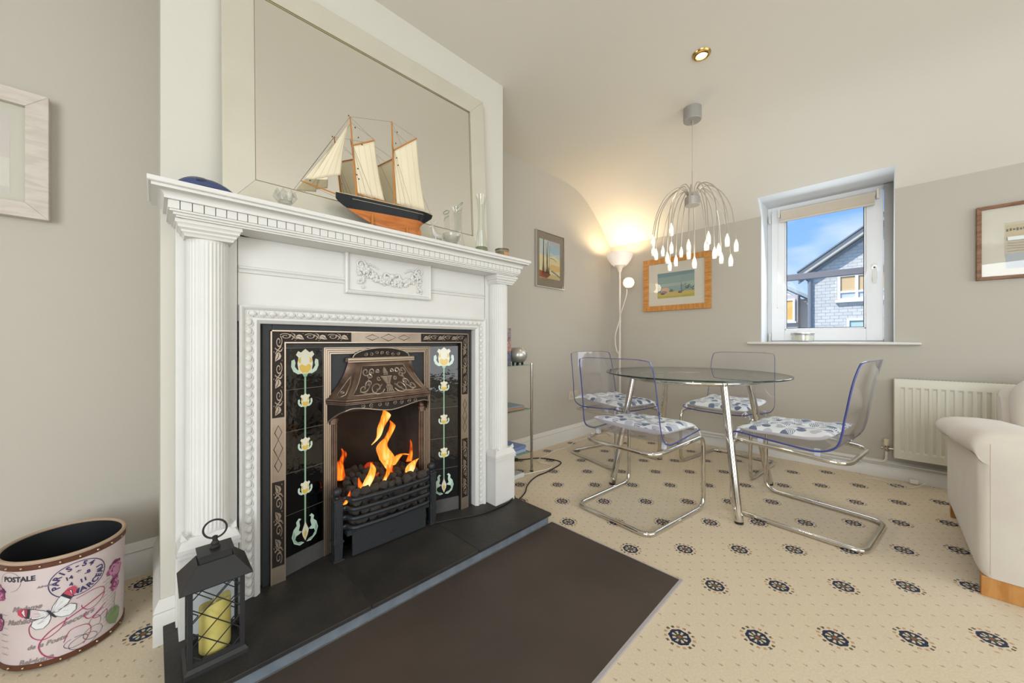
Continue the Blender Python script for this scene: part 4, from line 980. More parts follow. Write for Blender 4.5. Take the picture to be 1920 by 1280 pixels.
# firebox
fb_ = MB()
X0, X1, Y0, Y1 = CX - .218, CX + .218, 1.650, 1.90
fb_.add([(X0, Y0, HZ), (X0, Y0, .70), (X0 + .06, Y1, .70), (X0 + .06, Y1, HZ), (X1, Y0, HZ), (X1, Y0, .70), (X1 - .06, Y1, .70), (X1 - .06, Y1, HZ)],
        [(0, 1, 2, 3), (3, 2, 6, 7), (7, 6, 5, 4), (1, 5, 6, 2), (0, 3, 7, 4)])
raw('firebox', fb_, soot_m, ins, smooth=0)
for s in (-1, 1):
    xx = CX + s * .2165
    jm = MB()
    for k_ in range(4): jm.tube([(xx - s * (.012 - k_ * .0085) - s * .004, 1.640 - (.004 if k_ in (1, 2) else 0), HZ), (xx - s * (.012 - k_ * .0085) - s * .004, 1.640 - (.004 if k_ in (1, 2) else 0), .60)], .0046, 8)
    obj('reeded_jamb', jm, bronze2_m, ins)
    cj = MB()
    for z, r in ((.605, .019), (.618, .022), (.632, .019)): cj.tube([(xx - s * .004, 1.642, z - .006), (xx - s * .004, 1.642, z + .006)], r, 14)
    cj.box(xx - s * .004 - .018, xx - s * .004 + .018, 1.628, 1.65, .638, .70)
    obj('jamb_capital', cj, bronze2_m, ins)
# the hood
zT, zB = 0.862, 0.705
def hood_half(v): return 0.152 + (0.246 - 0.152) * (0.25 * v + 0.75 * v ** 2.2) ** 0.9 if v > 0 else 0.152
def hood_y(v): return 0.006 + 0.088 * v ** 1.15
def hoodpt(u, v, off=0.0):
    """u -1..1 across, v 0 top .. 1 bottom"""
    w = hood_half(v); D = hood_y(v); k = 0.76
    au = abs(u)
    if au <= k: X = u / k * w * 0.80; Y = D * (1.0 + 0.10 * (1 - (u / k) ** 2))
    else: t = (au - k) / (1 - k); X = math.copysign(w * (0.80 + 0.20 * t), u); Y = D * (1 - t)
    return (CX + X, 1.636 - Y - off, zT + (zB - zT) * v)
obj('hood', MB().grid(lambda a, b: hoodpt(-1 + 2 * a, b), 50, 14), bronze2_m, ins, smooth=30)
def hood_line(pts, off=0.0): return [hoodpt(u, v, off) for u, v in pts]
hg_ = MB()
panel = [(-.60, .14), (.60, .14), (.66, .90), (-.66, .90)]
hg_.grid(lambda a, b: hoodpt((-.58 + 1.16 * a) * (1 + .16 * b), .14 + .74 * b, .0012), 24, 10)
obj('hood_panel_ground', hg_, M('hood_dark_ground', '#4b3e35', 0.45, metal=.6, bump=(300, .15)), ins, smooth=40)
hr = MB()
bor = []
for i in range(13): bor.append(((-.60 + 1.2 * i / 12), .13))
for i in range(1, 9): bor.append((.60 + .09 * i / 8, .13 + .76 * i / 8))
for i in range(1, 15): bor.append((.69 - 1.38 * i / 14, .89))
for i in range(1, 8): bor.append((-.69 + .09 * i / 8, .89 - .76 * i / 8))
hr.tube(hood_line(bor, .002), .0028, 6, closed=True)
for s in (-1, 1):
    for (cu, cv, r0, r1, a0, tr) in ((.25, .74, .03, .125, 1.0, 1.3), (.52, .74, .02, .075, 2.4, 1.1), (.42, .62, .02, .07, 0, 1.1), (.34, .30, .02, .07, 0, 1.2), (.50, .30, .02, .075, 1.6, 1.1), (.20, .50, .015, .04, 2, 1.1), (.19, .30, .015, .045, 0, 1.1)):
        hr.tube(hood_line([(s * (cu + (a - cu) * 1.0), cv + (b - cv) * 1.25) for a, b in spiral(cu, cv, r0, r1 * 1.15, a0, tr, 18)], .002), .0033, 5)
    hr.tube(hood_line([(s * a, b) for a, b in ((.14, .66), (.28, .86), (.42, .88), (.52, .84))], .002), .0033, 5)
    hr.tube(hood_line([(s * a, b) for a, b in ((.58, .82), (.46, .80), (.40, .70), (.44, .52), (.40, .42))], .002), .0024, 5)
    for q in range(9): hr.sphere(hoodpt(s * (.40 + .05 * math.cos(q * .7)), .42 + .05 * math.sin(q * .7), .001), .0038, 7, 5)
    # side facet scroll
    hr.tube(hood_line([(s * a, b) for a, b in ((.83, .40), (.80, .62), (.80, .86), (.86, .93), (.91, .86), (.90, .70), (.87, .5), (.83, .40))], .0005), .0018, 5)
    hr.tube(hood_line([(s * a, b) for a, b in spiral(.855, .80, .008, .035, 0, 1.4, 14)], .001), .0018, 5)
for i in range(7): hr.tube(hood_line([(-.03 + .01 * i, .12 + .07 + abs(i - 3) * .02), (-.045 + .015 * i, .34)], .002), .0022, 5)       # urn of flames
hr.tube(hood_line([(-.06, .34), (.06, .34)], .002), .004, 6); hr.tube(hood_line([(-.055, .39), (.055, .39)], .002), .003, 6)
for i in range(9): hr.tube(hood_line([(-.12 + .03 * i, .45), (-.028 + .007 * i, .66)], .002), .0026, 5)
hr.tube(hood_line([(-.14, .45), (.14, .45)], .002), .003, 6); hr.tube(hood_line([(-.045, .68), (.045, .68)], .002), .0035, 6)
for a in (-.06, -.02, .02, .06): hr.tube(hood_line([(a * .5, .69), (a, .73), (a * .75, .80), (a * 1.1, .87)], .002), .0036, 5)
obj('hood_relief', hr, bronze_m, ins, smooth=60)
ho = MB()
for z, dx, r in ((zT + .004, .162, .0055), (zT + .013, .162, .0045)):
    ho.tube([(CX - dx, 1.632, z), (CX - dx + .006, 1.622, z), (CX + dx - .006, 1.622, z), (CX + dx, 1.632, z)], r, 8)
ho.box(CX - .158, CX + .158, 1.618, 1.64, zT - .003, zT + .015)
obj('hood_top_bar', ho, bronze3_m, ins)
cr_ = [(CX + .135 * math.cos(a), zT + .017 + .042 * math.sin(a)) for a in [PI * i / 18 for i in range(19)]]
obj('crest', MB().prism(cr_, lambda u, v, k: (u, 1.628 if k else 1.642, v)), recess_m, ins, smooth=0)
cs = MB().tube([(a, 1.627, b) for a, b in cr_], .0028, 6)
for i in range(7):
    a = -.078 + i * .026; cs.tube([(CX + p, 1.6275, q) for p, q in spiral(a, zT + .030 + (.006 if abs(i - 3) < 2 else 0), .002, .009, i, 1.2, 12)], .0014, 5)
obj('crest_relief', cs, bronze3_m, ins)
# hood lip and the pierced apron beneath it
lp = MB()
for dz, off, r in ((0.0, .002, .0055), (-.010, .0, .004), (-.017, -.003, .0035)):
    lp.tube([(p[0], p[1], p[2] + dz) for p in hood_line([(-1 + .05 * i, 1.0) for i in range(41)], off)], r, 7)
obj('hood_lip', lp, bronze2_m, ins)
ap = MB()
def low(u):
    a = abs(u)
    if a < .62: return .040 - .014 * (1 - math.cos(PI * a / .62)) / 2 * 1.2 + .008 * (1 - a / .62)
    t = (a - .62) / .38; return .0235 + .075 * t ** 2.2
NA = 48
apu = [-1 + 2 * i / NA for i in range(NA + 1)]
for th in (0, .007):
    for u in apu:
        p = hoodpt(u, 1.0); yy = min(p[1] + .010 + th, 1.64); ap.v += [(p[0], yy, zB - .012), (p[0], yy, zB - .012 - low(u))]
for b in (0, 2 * (NA + 1)):
    for i in range(NA): ap.f.append((b + 2 * i, b + 2 * i + 1, b + 2 * i + 3, b + 2 * i + 2)); ap.m.append(0)
B2 = 2 * (NA + 1)
for i in range(NA): ap.f.append((2 * i + 1, B2 + 2 * i + 1, B2 + 2 * i + 3, 2 * i + 3)); ap.m.append(0)
obj('apron', ap, recess_m, ins, smooth=30)
ar_ = MB().tube([(hoodpt(u, 1)[0], min(hoodpt(u, 1)[1] + .008, 1.638), zB - .012 - low(u)) for u in apu], .0028, 6)
for i in range(8):
    u = -.48 + i * .137; p = hoodpt(u, 1)
    ar_.tube([(p[0] + a, p[1] + .008, p[2] - .030 + b) for a, b in spiral(0, 0, .002, .0105, i * 3.0, 1.4, 14)], .0016, 5)
obj('apron_relief', ar_, bronze_m, ins)

# ---------------------------------------------------------------- fire basket, coals, flames
bk = thing('fire_basket', 'black iron fire basket of burning coals standing in the fireplace', 'grate', (CX, 1.6, HZ))
LX_, RX_ = CX - .222, CX + .222; PY = 1.566
for xx in (LX_, RX_):
    an = MB()
    an.add([(xx + a * w, PY + b * w2, z) for z, w, w2 in ((HZ, .021, .026), (HZ + .006, .021, .026), (HZ + .0061, .0145, .019), (.130, .0175, .021), (.1301, .021, .024), (.137, .021, .024), (.1371, .0165, .020), (.300, .0165, .020), (.3001, .020, .023), (.306, .020, .023)) for a, b in ((-1, -1), (1, -1), (1, 1), (-1, 1))],
           [(4 * j + i, 4 * j + (i + 1) % 4, 4 * j + 4 + (i + 1) % 4, 4 * j + 4 + i) for j in range(9) for i in range(4)] + [(36, 37, 38, 39)])
    an.box(xx - .010, xx + .010, PY - .0222, PY - .019, .15, .288)
    p = obj('andiron_post', an, iron2_m, bk, smooth=20, bevel=.001)
    obj('ball_finial', MB().lathe([(.008, 0), (.007, .006), (.012, .011)], (xx, PY, .306), 14).sphere((xx, PY, .333), .0185, 18, 12), iron2_m, p)
for i, z in enumerate((.302, .263, .225, .187)):
    pts = rounded([(LX_ + .012, PY - .006, z - .002), (LX_ + .034, PY - .012, z + .001), (LX_ + .046, 1.512, z), (CX, 1.500, z), (RX_ - .046, 1.512, z), (RX_ - .034, PY - .012, z + .001), (RX_ - .012, PY - .006, z - .002)], [0, .014, .018, .3, .018, .014, 0], 6)
    bm_ = MB(); bm_.tube(pts, .0085, 8, flat=1.0, up0=(0, 0, 1)); bm_.tube([p + Vector((0, .004, -.0095)) for p in pts], .0048, 6)
    obj('grate_bar', bm_, iron2_m, bk, smooth=50)
pl_ = MB(); pl_.prism([(LX_ + .050, .062), (RX_ - .050, .062), (RX_ - .050, .178), (LX_ + .050, .178)], lambda u, v, k: (u, (1.522 + .010 * abs(u - CX) / .17) + (0 if k else .012), v))
pl_.box(CX - .004, CX + .004, 1.517, 1.524, .10, .108)
obj('ash_front', pl_, iron2_m, bk, smooth=0, bevel=.003)
obj('ash_front_bead', MB().tube([(LX_ + .052, 1.526, .166), (CX, 1.516, .166), (RX_ - .052, 1.526, .166)], .004, 6), iron2_m, bk)
obj('ash_tray', MB().box(LX_ + .03, RX_ - .03, 1.536, 1.86, .15, .172), iron2_m, bk, smooth=0)
rng = random.Random(8)
def coal_me(seed):
    r = random.Random(seed); bm = bmesh.new(); bmesh.ops.create_icosphere(bm, subdivisions=2, radius=1)
    for v in bm.verts:
        n_ = mnoise.noise(v.co * 1.3 + Vector((seed * 3.1, 0, 0))) * 0.45 + mnoise.noise(v.co * 3.5 + Vector((0, seed, 0))) * 0.2
        v.co *= 1 + n_; v.co.z *= 0.72
    me = bpy.data.meshes.new('coal'); bm.to_mesh(me); bm.free(); me.materials.append(coal_m)
    me.polygons.foreach_set('use_smooth', [False] * len(me.polygons)); return me
cms = [coal_me(i) for i in range(6)]
hot = M('glowing_ember', '#3a1a10', 0.8, bump=(60, .5), emit=('#d8340c', 0.6))
hotme = coal_me(9); hotme.materials.clear(); hotme.materials.append(hot)
nn = 0
for lay, z in enumerate((.20, .24, .28, .312)):
    for j in range(5 if lay < 3 else 5):
        for i in range(9):
            y = 1.545 + j * .055 + rng.uniform(-.01, .01); x = LX_ + .068 + i * .0385 + rng.uniform(-.008, .008)
            if lay < 3 and j > 0: continue
            s_ = rng.uniform(.019, .027); zz = z + rng.uniform(-.004, .008) + (j * .004 if lay == 3 else 0)
            x = min(max(x, LX_ + .062 + max(0, j - 1) * .012), RX_ - .062 - max(0, j - 1) * .012)
            me_ = hotme if (lay == 3 and rng.random() < .10 and 2 <= i <= 6) else cms[rng.randrange(6)]
            inst('coal', me_, bk, (x, y, zz), (rng.random() * 6, rng.random() * 6, rng.random() * 6), (s_, s_, s_)); nn += 1
obj('coal_bed', MB().box(LX_ + .055, RX_ - .055, 1.555, 1.84, .172, .300), coal_m, bk, smooth=0)
def flame_mat():
    m = bpy.data.materials.new('flame'); m.use_nodes = True; nt = m.node_tree; nt.nodes.clear(); MATS['flame'] = m; E.nt = nt
    o = nt.nodes.new('ShaderNodeOutputMaterial'); em = nt.nodes.new('ShaderNodeEmission'); tr = nt.nodes.new('ShaderNodeBsdfTransparent'); mx = nt.nodes.new('ShaderNodeMixShader')
    at = nt.nodes.new('ShaderNodeAttribute'); at.attribute_name = 'warmth'; tc = nt.nodes.new('ShaderNodeTexCoord'); mp = nt.nodes.new('ShaderNodeMapping'); mp.inputs['Scale'].default_value = (34, 34, 9)
    nt.links.new(tc.outputs['Object'], mp.inputs[0]); nz = nt.nodes.new('ShaderNodeTexNoise'); nz.inputs['Scale'].default_value = 1.0; nz.inputs['Distortion'].default_value = 0.8; nt.links.new(mp.outputs[0], nz.inputs['Vector'])
    h = E(at.outputs['Fac']) + (E(nz.outputs[0]) - 0.5) * 1.5
    r = nt.nodes.new('ShaderNodeValToRGB'); e = r.color_ramp.elements; e[0].position = 0.0; e[0].color = lin('#8f1c08'); e[1].position = 1.0; e[1].color = lin('#ffe7a0')
    for p, c in ((.25, '#e0440f'), (.5, '#ff8420'), (.75, '#ffb84a')): x = e.new(p); x.color = lin(c)
    nt.links.new(h.k, r.inputs[0]); nt.links.new(r.outputs[0], em.inputs[0]); em.inputs[1].default_value = 1.3
    a = E.op('MINIMUM', E.op('MAXIMUM', h * 1.9 - 0.12, 0.0), 0.95)
    nt.links.new(a.k, mx.inputs[0]); nt.links.new(tr.outputs[0], mx.inputs[1]); nt.links.new(em.outputs[0], mx.inputs[2]); nt.links.new(mx.outputs[0], o.inputs[0]); return m
fm = flame_mat()
def flame(spine, wid, heat=0.75):
    sp = spline(spine, 8); n = len(sp); mb = MB(); K = 10; hv = []
    W_ = [0] * n; wid = [w * 1.25 for w in wid]
    for i in range(n):
        t = i / (n - 1) * (len(wid) - 1); a = int(min(t, len(wid) - 2)); W_[i] = wid[a] + (wid[a + 1] - wid[a]) * (t - a)
    for i, p in enumerate(sp):
        for k in range(K):
            a = 2 * PI * k / K; mb.v.append((p.x + W_[i] * math.cos(a), p.y + W_[i] * .45 * math.sin(a), p.z)); 
            hv.append(heat * (1 - .30 * (i / n)) - .30 * abs(math.cos(a)) ** 2 + .06)
    for i in range(n - 1):
        for k in range(K): k2 = (k + 1) % K; mb.f.append((i * K + k, i * K + k2, (i + 1) * K + k2, (i + 1) * K + k)); mb.m.append(0)
    o = obj('flame', mb, fm, bk, smooth=180)
    at = o.data.attributes.new('warmth', 'FLOAT', 'POINT'); at.data.foreach_set('value', hv)
V = Vector
def fl(px, pz, y=1.64): return V((px, y, pz))
flame([fl(.800, .33), fl(.785, .40), fl(.760, .46), fl(.790, .50), fl(.812, .545), fl(.800, .575)], [.004, .030, .022, .012, .013, .001], .75)
flame([fl(.720, .47, 1.66), fl(.752, .50, 1.66), fl(.765, .545, 1.66), fl(.790, .595, 1.66), fl(.778, .625, 1.66)], [.002, .008, .014, .020, .001], .85)
flame([fl(.812, .36), fl(.850, .40), fl(.885, .395), fl(.90, .39)], [.014, .016, .008, .001], .7)
flame([fl(.655, .31, 1.58), fl(.675, .345, 1.58), fl(.690, .385, 1.58), fl(.682, .415, 1.58)], [.016, .018, .012, .001], .95)
flame([fl(.645, .30, 1.58), fl(.635, .335, 1.58), fl(.628, .365, 1.58)], [.012, .008, .001], .5)
flame([fl(.720, .29, 1.57), fl(.742, .33, 1.57), fl(.758, .36, 1.57), fl(.752, .395, 1.57)], [.006, .008, .009, .001], .8)
flame([fl(.880, .30, 1.60), fl(.885, .34, 1.60), fl(.905, .365, 1.60), fl(.93, .375, 1.60)], [.016, .022, .014, .001], .95)
flame([fl(.600, .33, 1.70), fl(.590, .39, 1.70), fl(.612, .44, 1.70), fl(.600, .47, 1.70)], [.016, .018, .010, .001], .42)
flame([fl(.560, .28, 1.55), fl(.575, .305, 1.55), fl(.582, .33, 1.55)], [.007, .008, .001], .6)
flame([fl(.945, .33, 1.72), fl(.96, .39, 1.72), fl(.95, .44, 1.72)], [.016, .012, .001], .4)
flame([fl(.70, .30, 1.62), fl(.71, .33, 1.62), fl(.735, .35, 1.62)], [.025, .02, .002], .45)
flame([fl(.80, .30, 1.62), fl(.79, .34, 1.62), fl(.80, .37, 1.62)], [.02, .016, .002], .4)
fp = bpy.data.lights.new('fire_glow', 'POINT'); fp.energy = 0.28; fp.color = (1, 0.42, 0.14); fp.shadow_soft_size = 0.06
fo = bpy.data.objects.new('fire_glow', fp); C.objects.link(fo); fo.location = (0.78, 1.66, 0.42)

# ---------------------------------------------------------------- mirror over the mantel
MZ = 1.4005
mir_t = thing('wall_mirror', 'large champagne-framed mirror leaning on the mantel behind the model ship', 'mirror', (0.74, 1.55, MZ))
champ = M('champagne_metal_leaf', '#dedbce', 0.34, metal=0.5, mottle=(5, '#d3cebd', 0.6))
mglass = M('mirror_silvering', '#f6f5f0', 0.012, metal=1.0)
Mx0, Mx1, Mh = 0.163, 1.318, 0.893
def mf(u, v, d):      # leaning plane: u across, v up the glass, d towards the room
    y0, y1 = 1.552, 1.592; t = v / Mh
    return (Mx0 + u, y0 + (y1 - y0) * t - d, MZ + v * 0.999)
mw = Mx1 - Mx0; fw = 0.092; fb_w = 0.118
def rail_m(q, nm='frame_rail'):
    mb = MB(); n = 4
    mb.add([mf(*q[0], .022), mf(*q[1], .022), mf(*q[2], .014), mf(*q[3], .014), mf(*q[0], 0), mf(*q[1], 0), mf(*q[2], 0), mf(*q[3], 0)], [(0, 1, 2, 3), (0, 4, 5, 1), (1, 5, 6, 2), (2, 6, 7, 3), (3, 7, 4, 0), (4, 7, 6, 5)])
    obj(nm, mb, champ, mir_t, smooth=0, bevel=.001)
e_ = .0003
rail_m([(0, 0), (mw, 0), (mw - fw, fb_w), (fw, fb_w)]); rail_m([(0, Mh), (mw, Mh), (mw - fw, Mh - fw), (fw, Mh - fw)])
rail_m([(0, e_), (0, Mh - e_), (fw - e_, Mh - fw), (fw - e_, fb_w)]); rail_m([(mw, e_), (mw, Mh - e_), (mw - fw + e_, Mh - fw), (mw - fw + e_, fb_w)])
obj('mirror_glass', MB().add([mf(fw - .002, fb_w - .002, .009), mf(mw - fw + .002, fb_w - .002, .009), mf(mw - fw + .002, Mh - fw + .002, .009), mf(fw - .002, Mh - fw + .002, .009)], [(0, 1, 2, 3)]), mglass, mir_t, smooth=0)
sb_ = MB()
lpts = [mf(fw, fb_w, .0135), mf(mw - fw, fb_w, .0135), mf(mw - fw, Mh - fw, .0135), mf(fw, Mh - fw, .0135)]
sb_.tube(lpts, .0022, 5, closed=True); obj('sight_edge', sb_, M('dull_gold_sight_edge', '#8f8765', 0.4, metal=.5), mir_t)

# ---------------------------------------------------------------- model schooner
ship = thing('model_schooner', 'wooden model schooner with cream sails on the mantel before the mirror', 'model ship', (0.70, 1.45, MZ))
hb = Vector((0.500, 1.478)); hs = Vector((0.903, 1.444)); hd_ = (hs - hb); HL = hd_.length; hd_.normalize(); hn = Vector((hd_.y, -hd_.x))
def sp3(s, w, z): p = hb + hd_ * (s * HL) + hn * w; return (p.x, p.y, z)
def hbeam(s): return 0.038 * (max(math.sin(PI * min(s * .62 + .02, 1)) ** 0.85, 0) if s < .8 else math.sin(PI * (.8 * .62 + .02)) ** .85 * (1 - ((s - .8) / .2) ** 2 * .62))
def sheer(s): return 1.517 + 0.010 * (1 - s) ** 2 * (1) + 0.006 * s ** 2
def keelz(s):
    if s < .35: return 1.503 - (1.503 - 1.432) * (s / .35) ** .75
    if s < .80: return 1.432 - (1.432 - 1.403) * ((s - .35) / .45)
    if s < .86: return 1.403 + .060 * ((s - .80) / .06) ** 2
    return 1.463 + (1.508 - 1.463) * ((s - .86) / .14)
WLz = 1.474
def wlz(s): return max(WLz + .006 * s, keelz(s))
def hull_part(zf0, zf1, n=40, m=8, under=False):
    mb = MB()
    for side in (-1, 1):
        def f(a, b, side=side):
            s = a; z = zf0(s) + (zf1(s) - zf0(s)) * b; zt_, zk = sheer(s), keelz(s)
            q = (z - zk) / max(zt_ - zk, 1e-4); w = hbeam(s) * (min(1, max(q, 0)) ** (0.62 if s > .12 else .9))
            if under: w *= (0.25 + .75 * min(1, (z - zk) / max(WLz - zk, 1e-3))) if WLz > zk else 1
            return sp3(s, side * w, z)
        mb.grid(f, n, m)
    return mb
obj('hull_topsides', hull_part(wlz, sheer), M('gloss_black_hull', '#15171c', 0.4, spec=.25), ship, smooth=50)
obj('hull_underbody', hull_part(keelz, wlz, under=True), M('varnished_orange_wood', '#c4783a', 0.35, grain=(8, '#ad6227', (1, 1, 6))), ship, smooth=50)
kb = MB(); kp = [(s, keelz(s)) for s in [.18 + .62 * i / 12 for i in range(13)]] + [(.84, 1.406), (.872, 1.416), (.878, 1.434), (.866, 1.452), (.845, 1.462)] + [(.6, 1.455), (.3, 1.46)]
kb.prism([(a, b - .001) for a, b in kp], lambda s, z, k: sp3(s, .0035 if k else -.0035, z)); obj('keel_and_rudder', kb, MATS['varnished_orange_wood'], ship, smooth=0)
dk = MB()
dk.grid(lambda a, b: sp3(a, (b * 2 - 1) * hbeam(a) * .96, sheer(a) - .003), 30, 4); obj('deck', dk, M('ship_deck', '#cda263', 0.5), ship)
st_ = MB()
for side in (-1, 1):
    st_.tube([sp3(s, side * (hbeam(s) + .0006), sheer(s)) for s in [i / 30 for i in range(31)]], .0011, 5)
    st_.tube([sp3(s, side * (hbeam(s) * .985 + .0014), sheer(s) - .014) for s in [.14 + .72 * i / 24 for i in range(25)]], .0007, 4)
obj('sheer_line', st_, M('ship_cream_line', '#d6cba8', .4), ship)
for (a, b, z, hh_) in ((.28, .34, 1.519, .008), (.43, .50, 1.518, .010), (.66, .74, 1.519, .008)):
    c = MB().prism([(a, -.010), (b, -.010), (b, .010), (a, .010)], lambda s, w, k: sp3(s, w, z + (hh_ if k else -.004))); obj('deckhouse', c, M('deckhouse_cream', '#cbb78d', .5), ship, smooth=0)
mastw = M('mast_pine', '#b9772f', 0.4); rope = M('rigging_thread', '#7b6a55', 0.8); sailm = M('cream_sailcloth', '#e3d8bd', 0.9, sub=0.0, bump=(300, .05)); blockm = M('rigging_block', '#3d3027', .6)
def ms(s, z, w=0): return Vector(sp3(s, w, z))
fbase, ftop = ms(.195, 1.515), ms(.130, 1.838); mbase, mtop = ms(.580, 1.515), ms(.545, 1.882)
obj('foremast', MB().tube([fbase, ftop], [.0042, .0026], 8), mastw, ship); obj('mainmast', MB().tube([mbase, mtop], [.0045, .0028], 8), mastw, ship)
obj('bowsprit', MB().tube([ms(.10, 1.514), ms(-.29, 1.537)], [.003, .0022], 8), mastw, ship)
gf0, gf1 = ms(.155, 1.728), ms(.365, 1.778); gm0, gm1 = ms(.565, 1.764), ms(.825, 1.853)
bf0, bf1 = ms(.20, 1.540), ms(.535, 1.534); bm0, bm1 = ms(.60, 1.537), ms(1.00, 1.532)
for nm, a, b, r in (('fore_gaff', gf0, gf1, .003), ('main_gaff', gm0, gm1, .003), ('fore_boom', bf0, bf1, .0026), ('main_boom', bm0, bm1, .0026)):
    obj(nm, MB().tube([a, b], r, 8), mastw, ship)
def sail(nm, c00, c10, c11, c01, bulge):
    def f(u, v):
        p = (c00 * (1 - u) + c10 * u) * (1 - v) + (c01 * (1 - u) + c11 * u) * v
        k = math.sin(PI * u) * math.sin(PI * min(v * .9 + .08, 1)) * bulge
        p = p + Vector((hn.x, hn.y, 0)) * k
        p = p - (c10 - c00) * 0.03 * math.sin(PI * v) * (u) * 1.4 + (c10 - c00) * 0
        return p
    mb = MB().grid(f, 14, 16); o = obj(nm, mb, sailm, ship, smooth=180)
    so_ = o.modifiers.new('cloth', 'SOLIDIFY'); so_.thickness = 0.0006
    th_ = MB()
    for u_ in (.25, .5, .75): th_.tube([f(u_, i / 12) + Vector((hn.x, hn.y, 0)) * .0006 for i in range(13)], .0003, 4)
    obj('seam', th_, M('sail_seam', '#c9bc9d', .9), o)
sail('foresail', bf0 + Vector((0, 0, .004)), ms(.47, 1.540), gf1 - Vector((0, 0, .004)), gf0 - Vector((0, 0, .003)), .010)
sail('mainsail', bm0 + Vector((0, 0, .004)), ms(.935, 1.540), gm1 - Vector((0, 0, .004)), gm0 - Vector((0, 0, .003)), .012)
sail('staysail', ms(-.21, 1.552), ms(.045, 1.598), ms(.118, 1.812), ms(.105, 1.80), .008)
sail('jib', ms(-.26, 1.548), ms(-.07, 1.566), ms(.03, 1.735), ms(.02, 1.73), -.006)
rg = MB()
L2 = lambda a, b, r=.00055: rg.tube([a, b], r, 4)
L2(ftop, ms(-.29, 1.538)); L2(ftop - Vector((0, 0, .03)), ms(-.20, 1.533)); L2(ftop, mtop); L2(mtop, gm1); L2(ftop, gf1); L2(mtop, ms(1, 1.525)); L2(ms(-.29, 1.536), ms(.02, 1.505))
for s_, t_ in ((.195, ftop), (.58, mtop)):
    for w_ in (-1, 1):
        for k_ in (.03, .09, .15): L2(ms(s_ + k_, sheer(s_), w_ * hbeam(s_) * .98), t_ - Vector((0, 0, .085)))
L2(ftop - Vector((0, 0, .02)), ms(.36, 1.782)); L2(mtop - Vector((0, 0, .03)), gm0 + (gm1 - gm0) * .6); L2(bf1, ms(.60, 1.52)); L2(bm1, ms(.95, 1.525))
obj('rigging', rg, rope, ship, kind='stuff')
rb = MB()
for s_, z in ((.115, 1.838), (.175, 1.80), (.205, 1.765), (.24, 1.742), (.60, 1.845), (.585, 1.795), (.595, 1.735), (.61, 1.705), (.20, 1.64), (.19, 1.615), (-.22, 1.545), (.21, 1.60)):
    rb.sphere(ms(s_, z, .004), .0028, 6, 4)
obj('rigging_blocks', rb, blockm, ship, kind='stuff')
cp_ = MB()
for s_ in (.335, .70):
    zk_ = keelz(s_)
    for w_ in (-1, 1): cp_.obox(ms(s_, (MZ + zk_ + .034) / 2, w_ * .011), (.004, 0, 0), (0, .0045, 0), (0, 0, (zk_ + .034 - MZ) / 2))
obj('cradle', cp_, mastw, ship, smooth=0, bevel=.001)

# ---------------------------------------------------------------- things on the mantel
bd = thing('blue_dish', 'dark blue boat-shaped dish at the left end of the mantel', 'dish', (0.105, 1.425, MZ))
navy = M('navy_blue_glaze', '#3d4a70', 0.35, bump=(60, .1))
def dish(u, v):
    s = -1 + 2 * u; w = .040 * math.sqrt(max(1 - s * s, 0)) ** 1.1
    a = PI * v; z = (.032 + .012 * (s + .1) * -.6) * (1 - abs(s) ** 2.5) * math.sin(a) + .002
    return (0.114 + s * .072, 1.420 + w * math.cos(a) * -1 + .0, MZ + max(z, .001))
obj('body', MB().grid(dish, 28, 10), navy, bd, smooth=60)
obj('rim', MB().tube([dish(i / 24, .45) for i in range(1, 12)] , .0018, 6).tube([dish(i / 24, .45) for i in range(13, 24)], .0018, 6), M('dark_grey_rim', '#30343c', .5), bd)
obj('spout', MB().tube([(.050, 1.413, MZ + .010), (.040, 1.412, MZ + .014), (.030, 1.412, MZ + .013)], [.005, .0035, .0028], 8), MATS['dark_grey_rim'], bd)
obj('roundel', MB().lathe([(1e-6, 0), (.005, 0), (.006, -.001)], (0, 0, 0), 12), M('pale_roundel', '#b8bccb', .4), bd)
bd.children[-1].location = Vector((0.098, 1.388, MZ + .018)) - bd.location; bd.children[-1].rotation_euler = (PI / 2 * .8, 0, 0)

cg = thing('crown_candle_holder', 'cut-glass crown-shaped candle holder left of the model ship', 'candle holder', (0.322, 1.44, MZ))
cgm = MB(); NP = 8
def crown_ring(r, z, amp=0): return [(0.322 + (r + amp * (k % 2)) * math.cos(PI * k / NP), 1.44 + (r + amp * (k % 2)) * math.sin(PI * k / NP), MZ + z + 0) for k in range(2 * NP)]
rows_ = [crown_ring(.018, .0), crown_ring(.021, .006, .002), crown_ring(.017, .016, -.002), crown_ring(.023, .03, .003), crown_ring(.034, .044, .003)]
b = 0
for r_ in rows_: cgm.v += r_
last = [(x_, y_, z_ + (.006 if k % 2 == 0 else .022)) for k, (x_, y_, z_) in enumerate(crown_ring(.030, .046))]; cgm.v += last
inn = [(0.322 + (x_ - .322) * .8, 1.44 + (y_ - 1.44) * .8, z_ - .002) for x_, y_, z_ in last]; cgm.v += inn; cgm.v += [(0.322 + (x_ - .322) * .55, 1.44 + (y_ - 1.44) * .55, MZ + .028) for x_, y_, z_ in last]
W2 = 2 * NP
for j in range(7):
    for k in range(W2): k2 = (k + 1) % W2; cgm.f.append((j * W2 + k, j * W2 + k2, (j + 1) * W2 + k2, (j + 1) * W2 + k)); cgm.m.append(0)
obj('crown_glass', cgm, cut_glass, cg, smooth=0)
obj('glass_lip', MB().tube([(0.322 + .020 * math.cos(2 * PI * k / 20), 1.44 + .020 * math.sin(2 * PI * k / 20), MZ + .03) for k in range(20)], .002, 6, closed=True), cut_glass, cg)

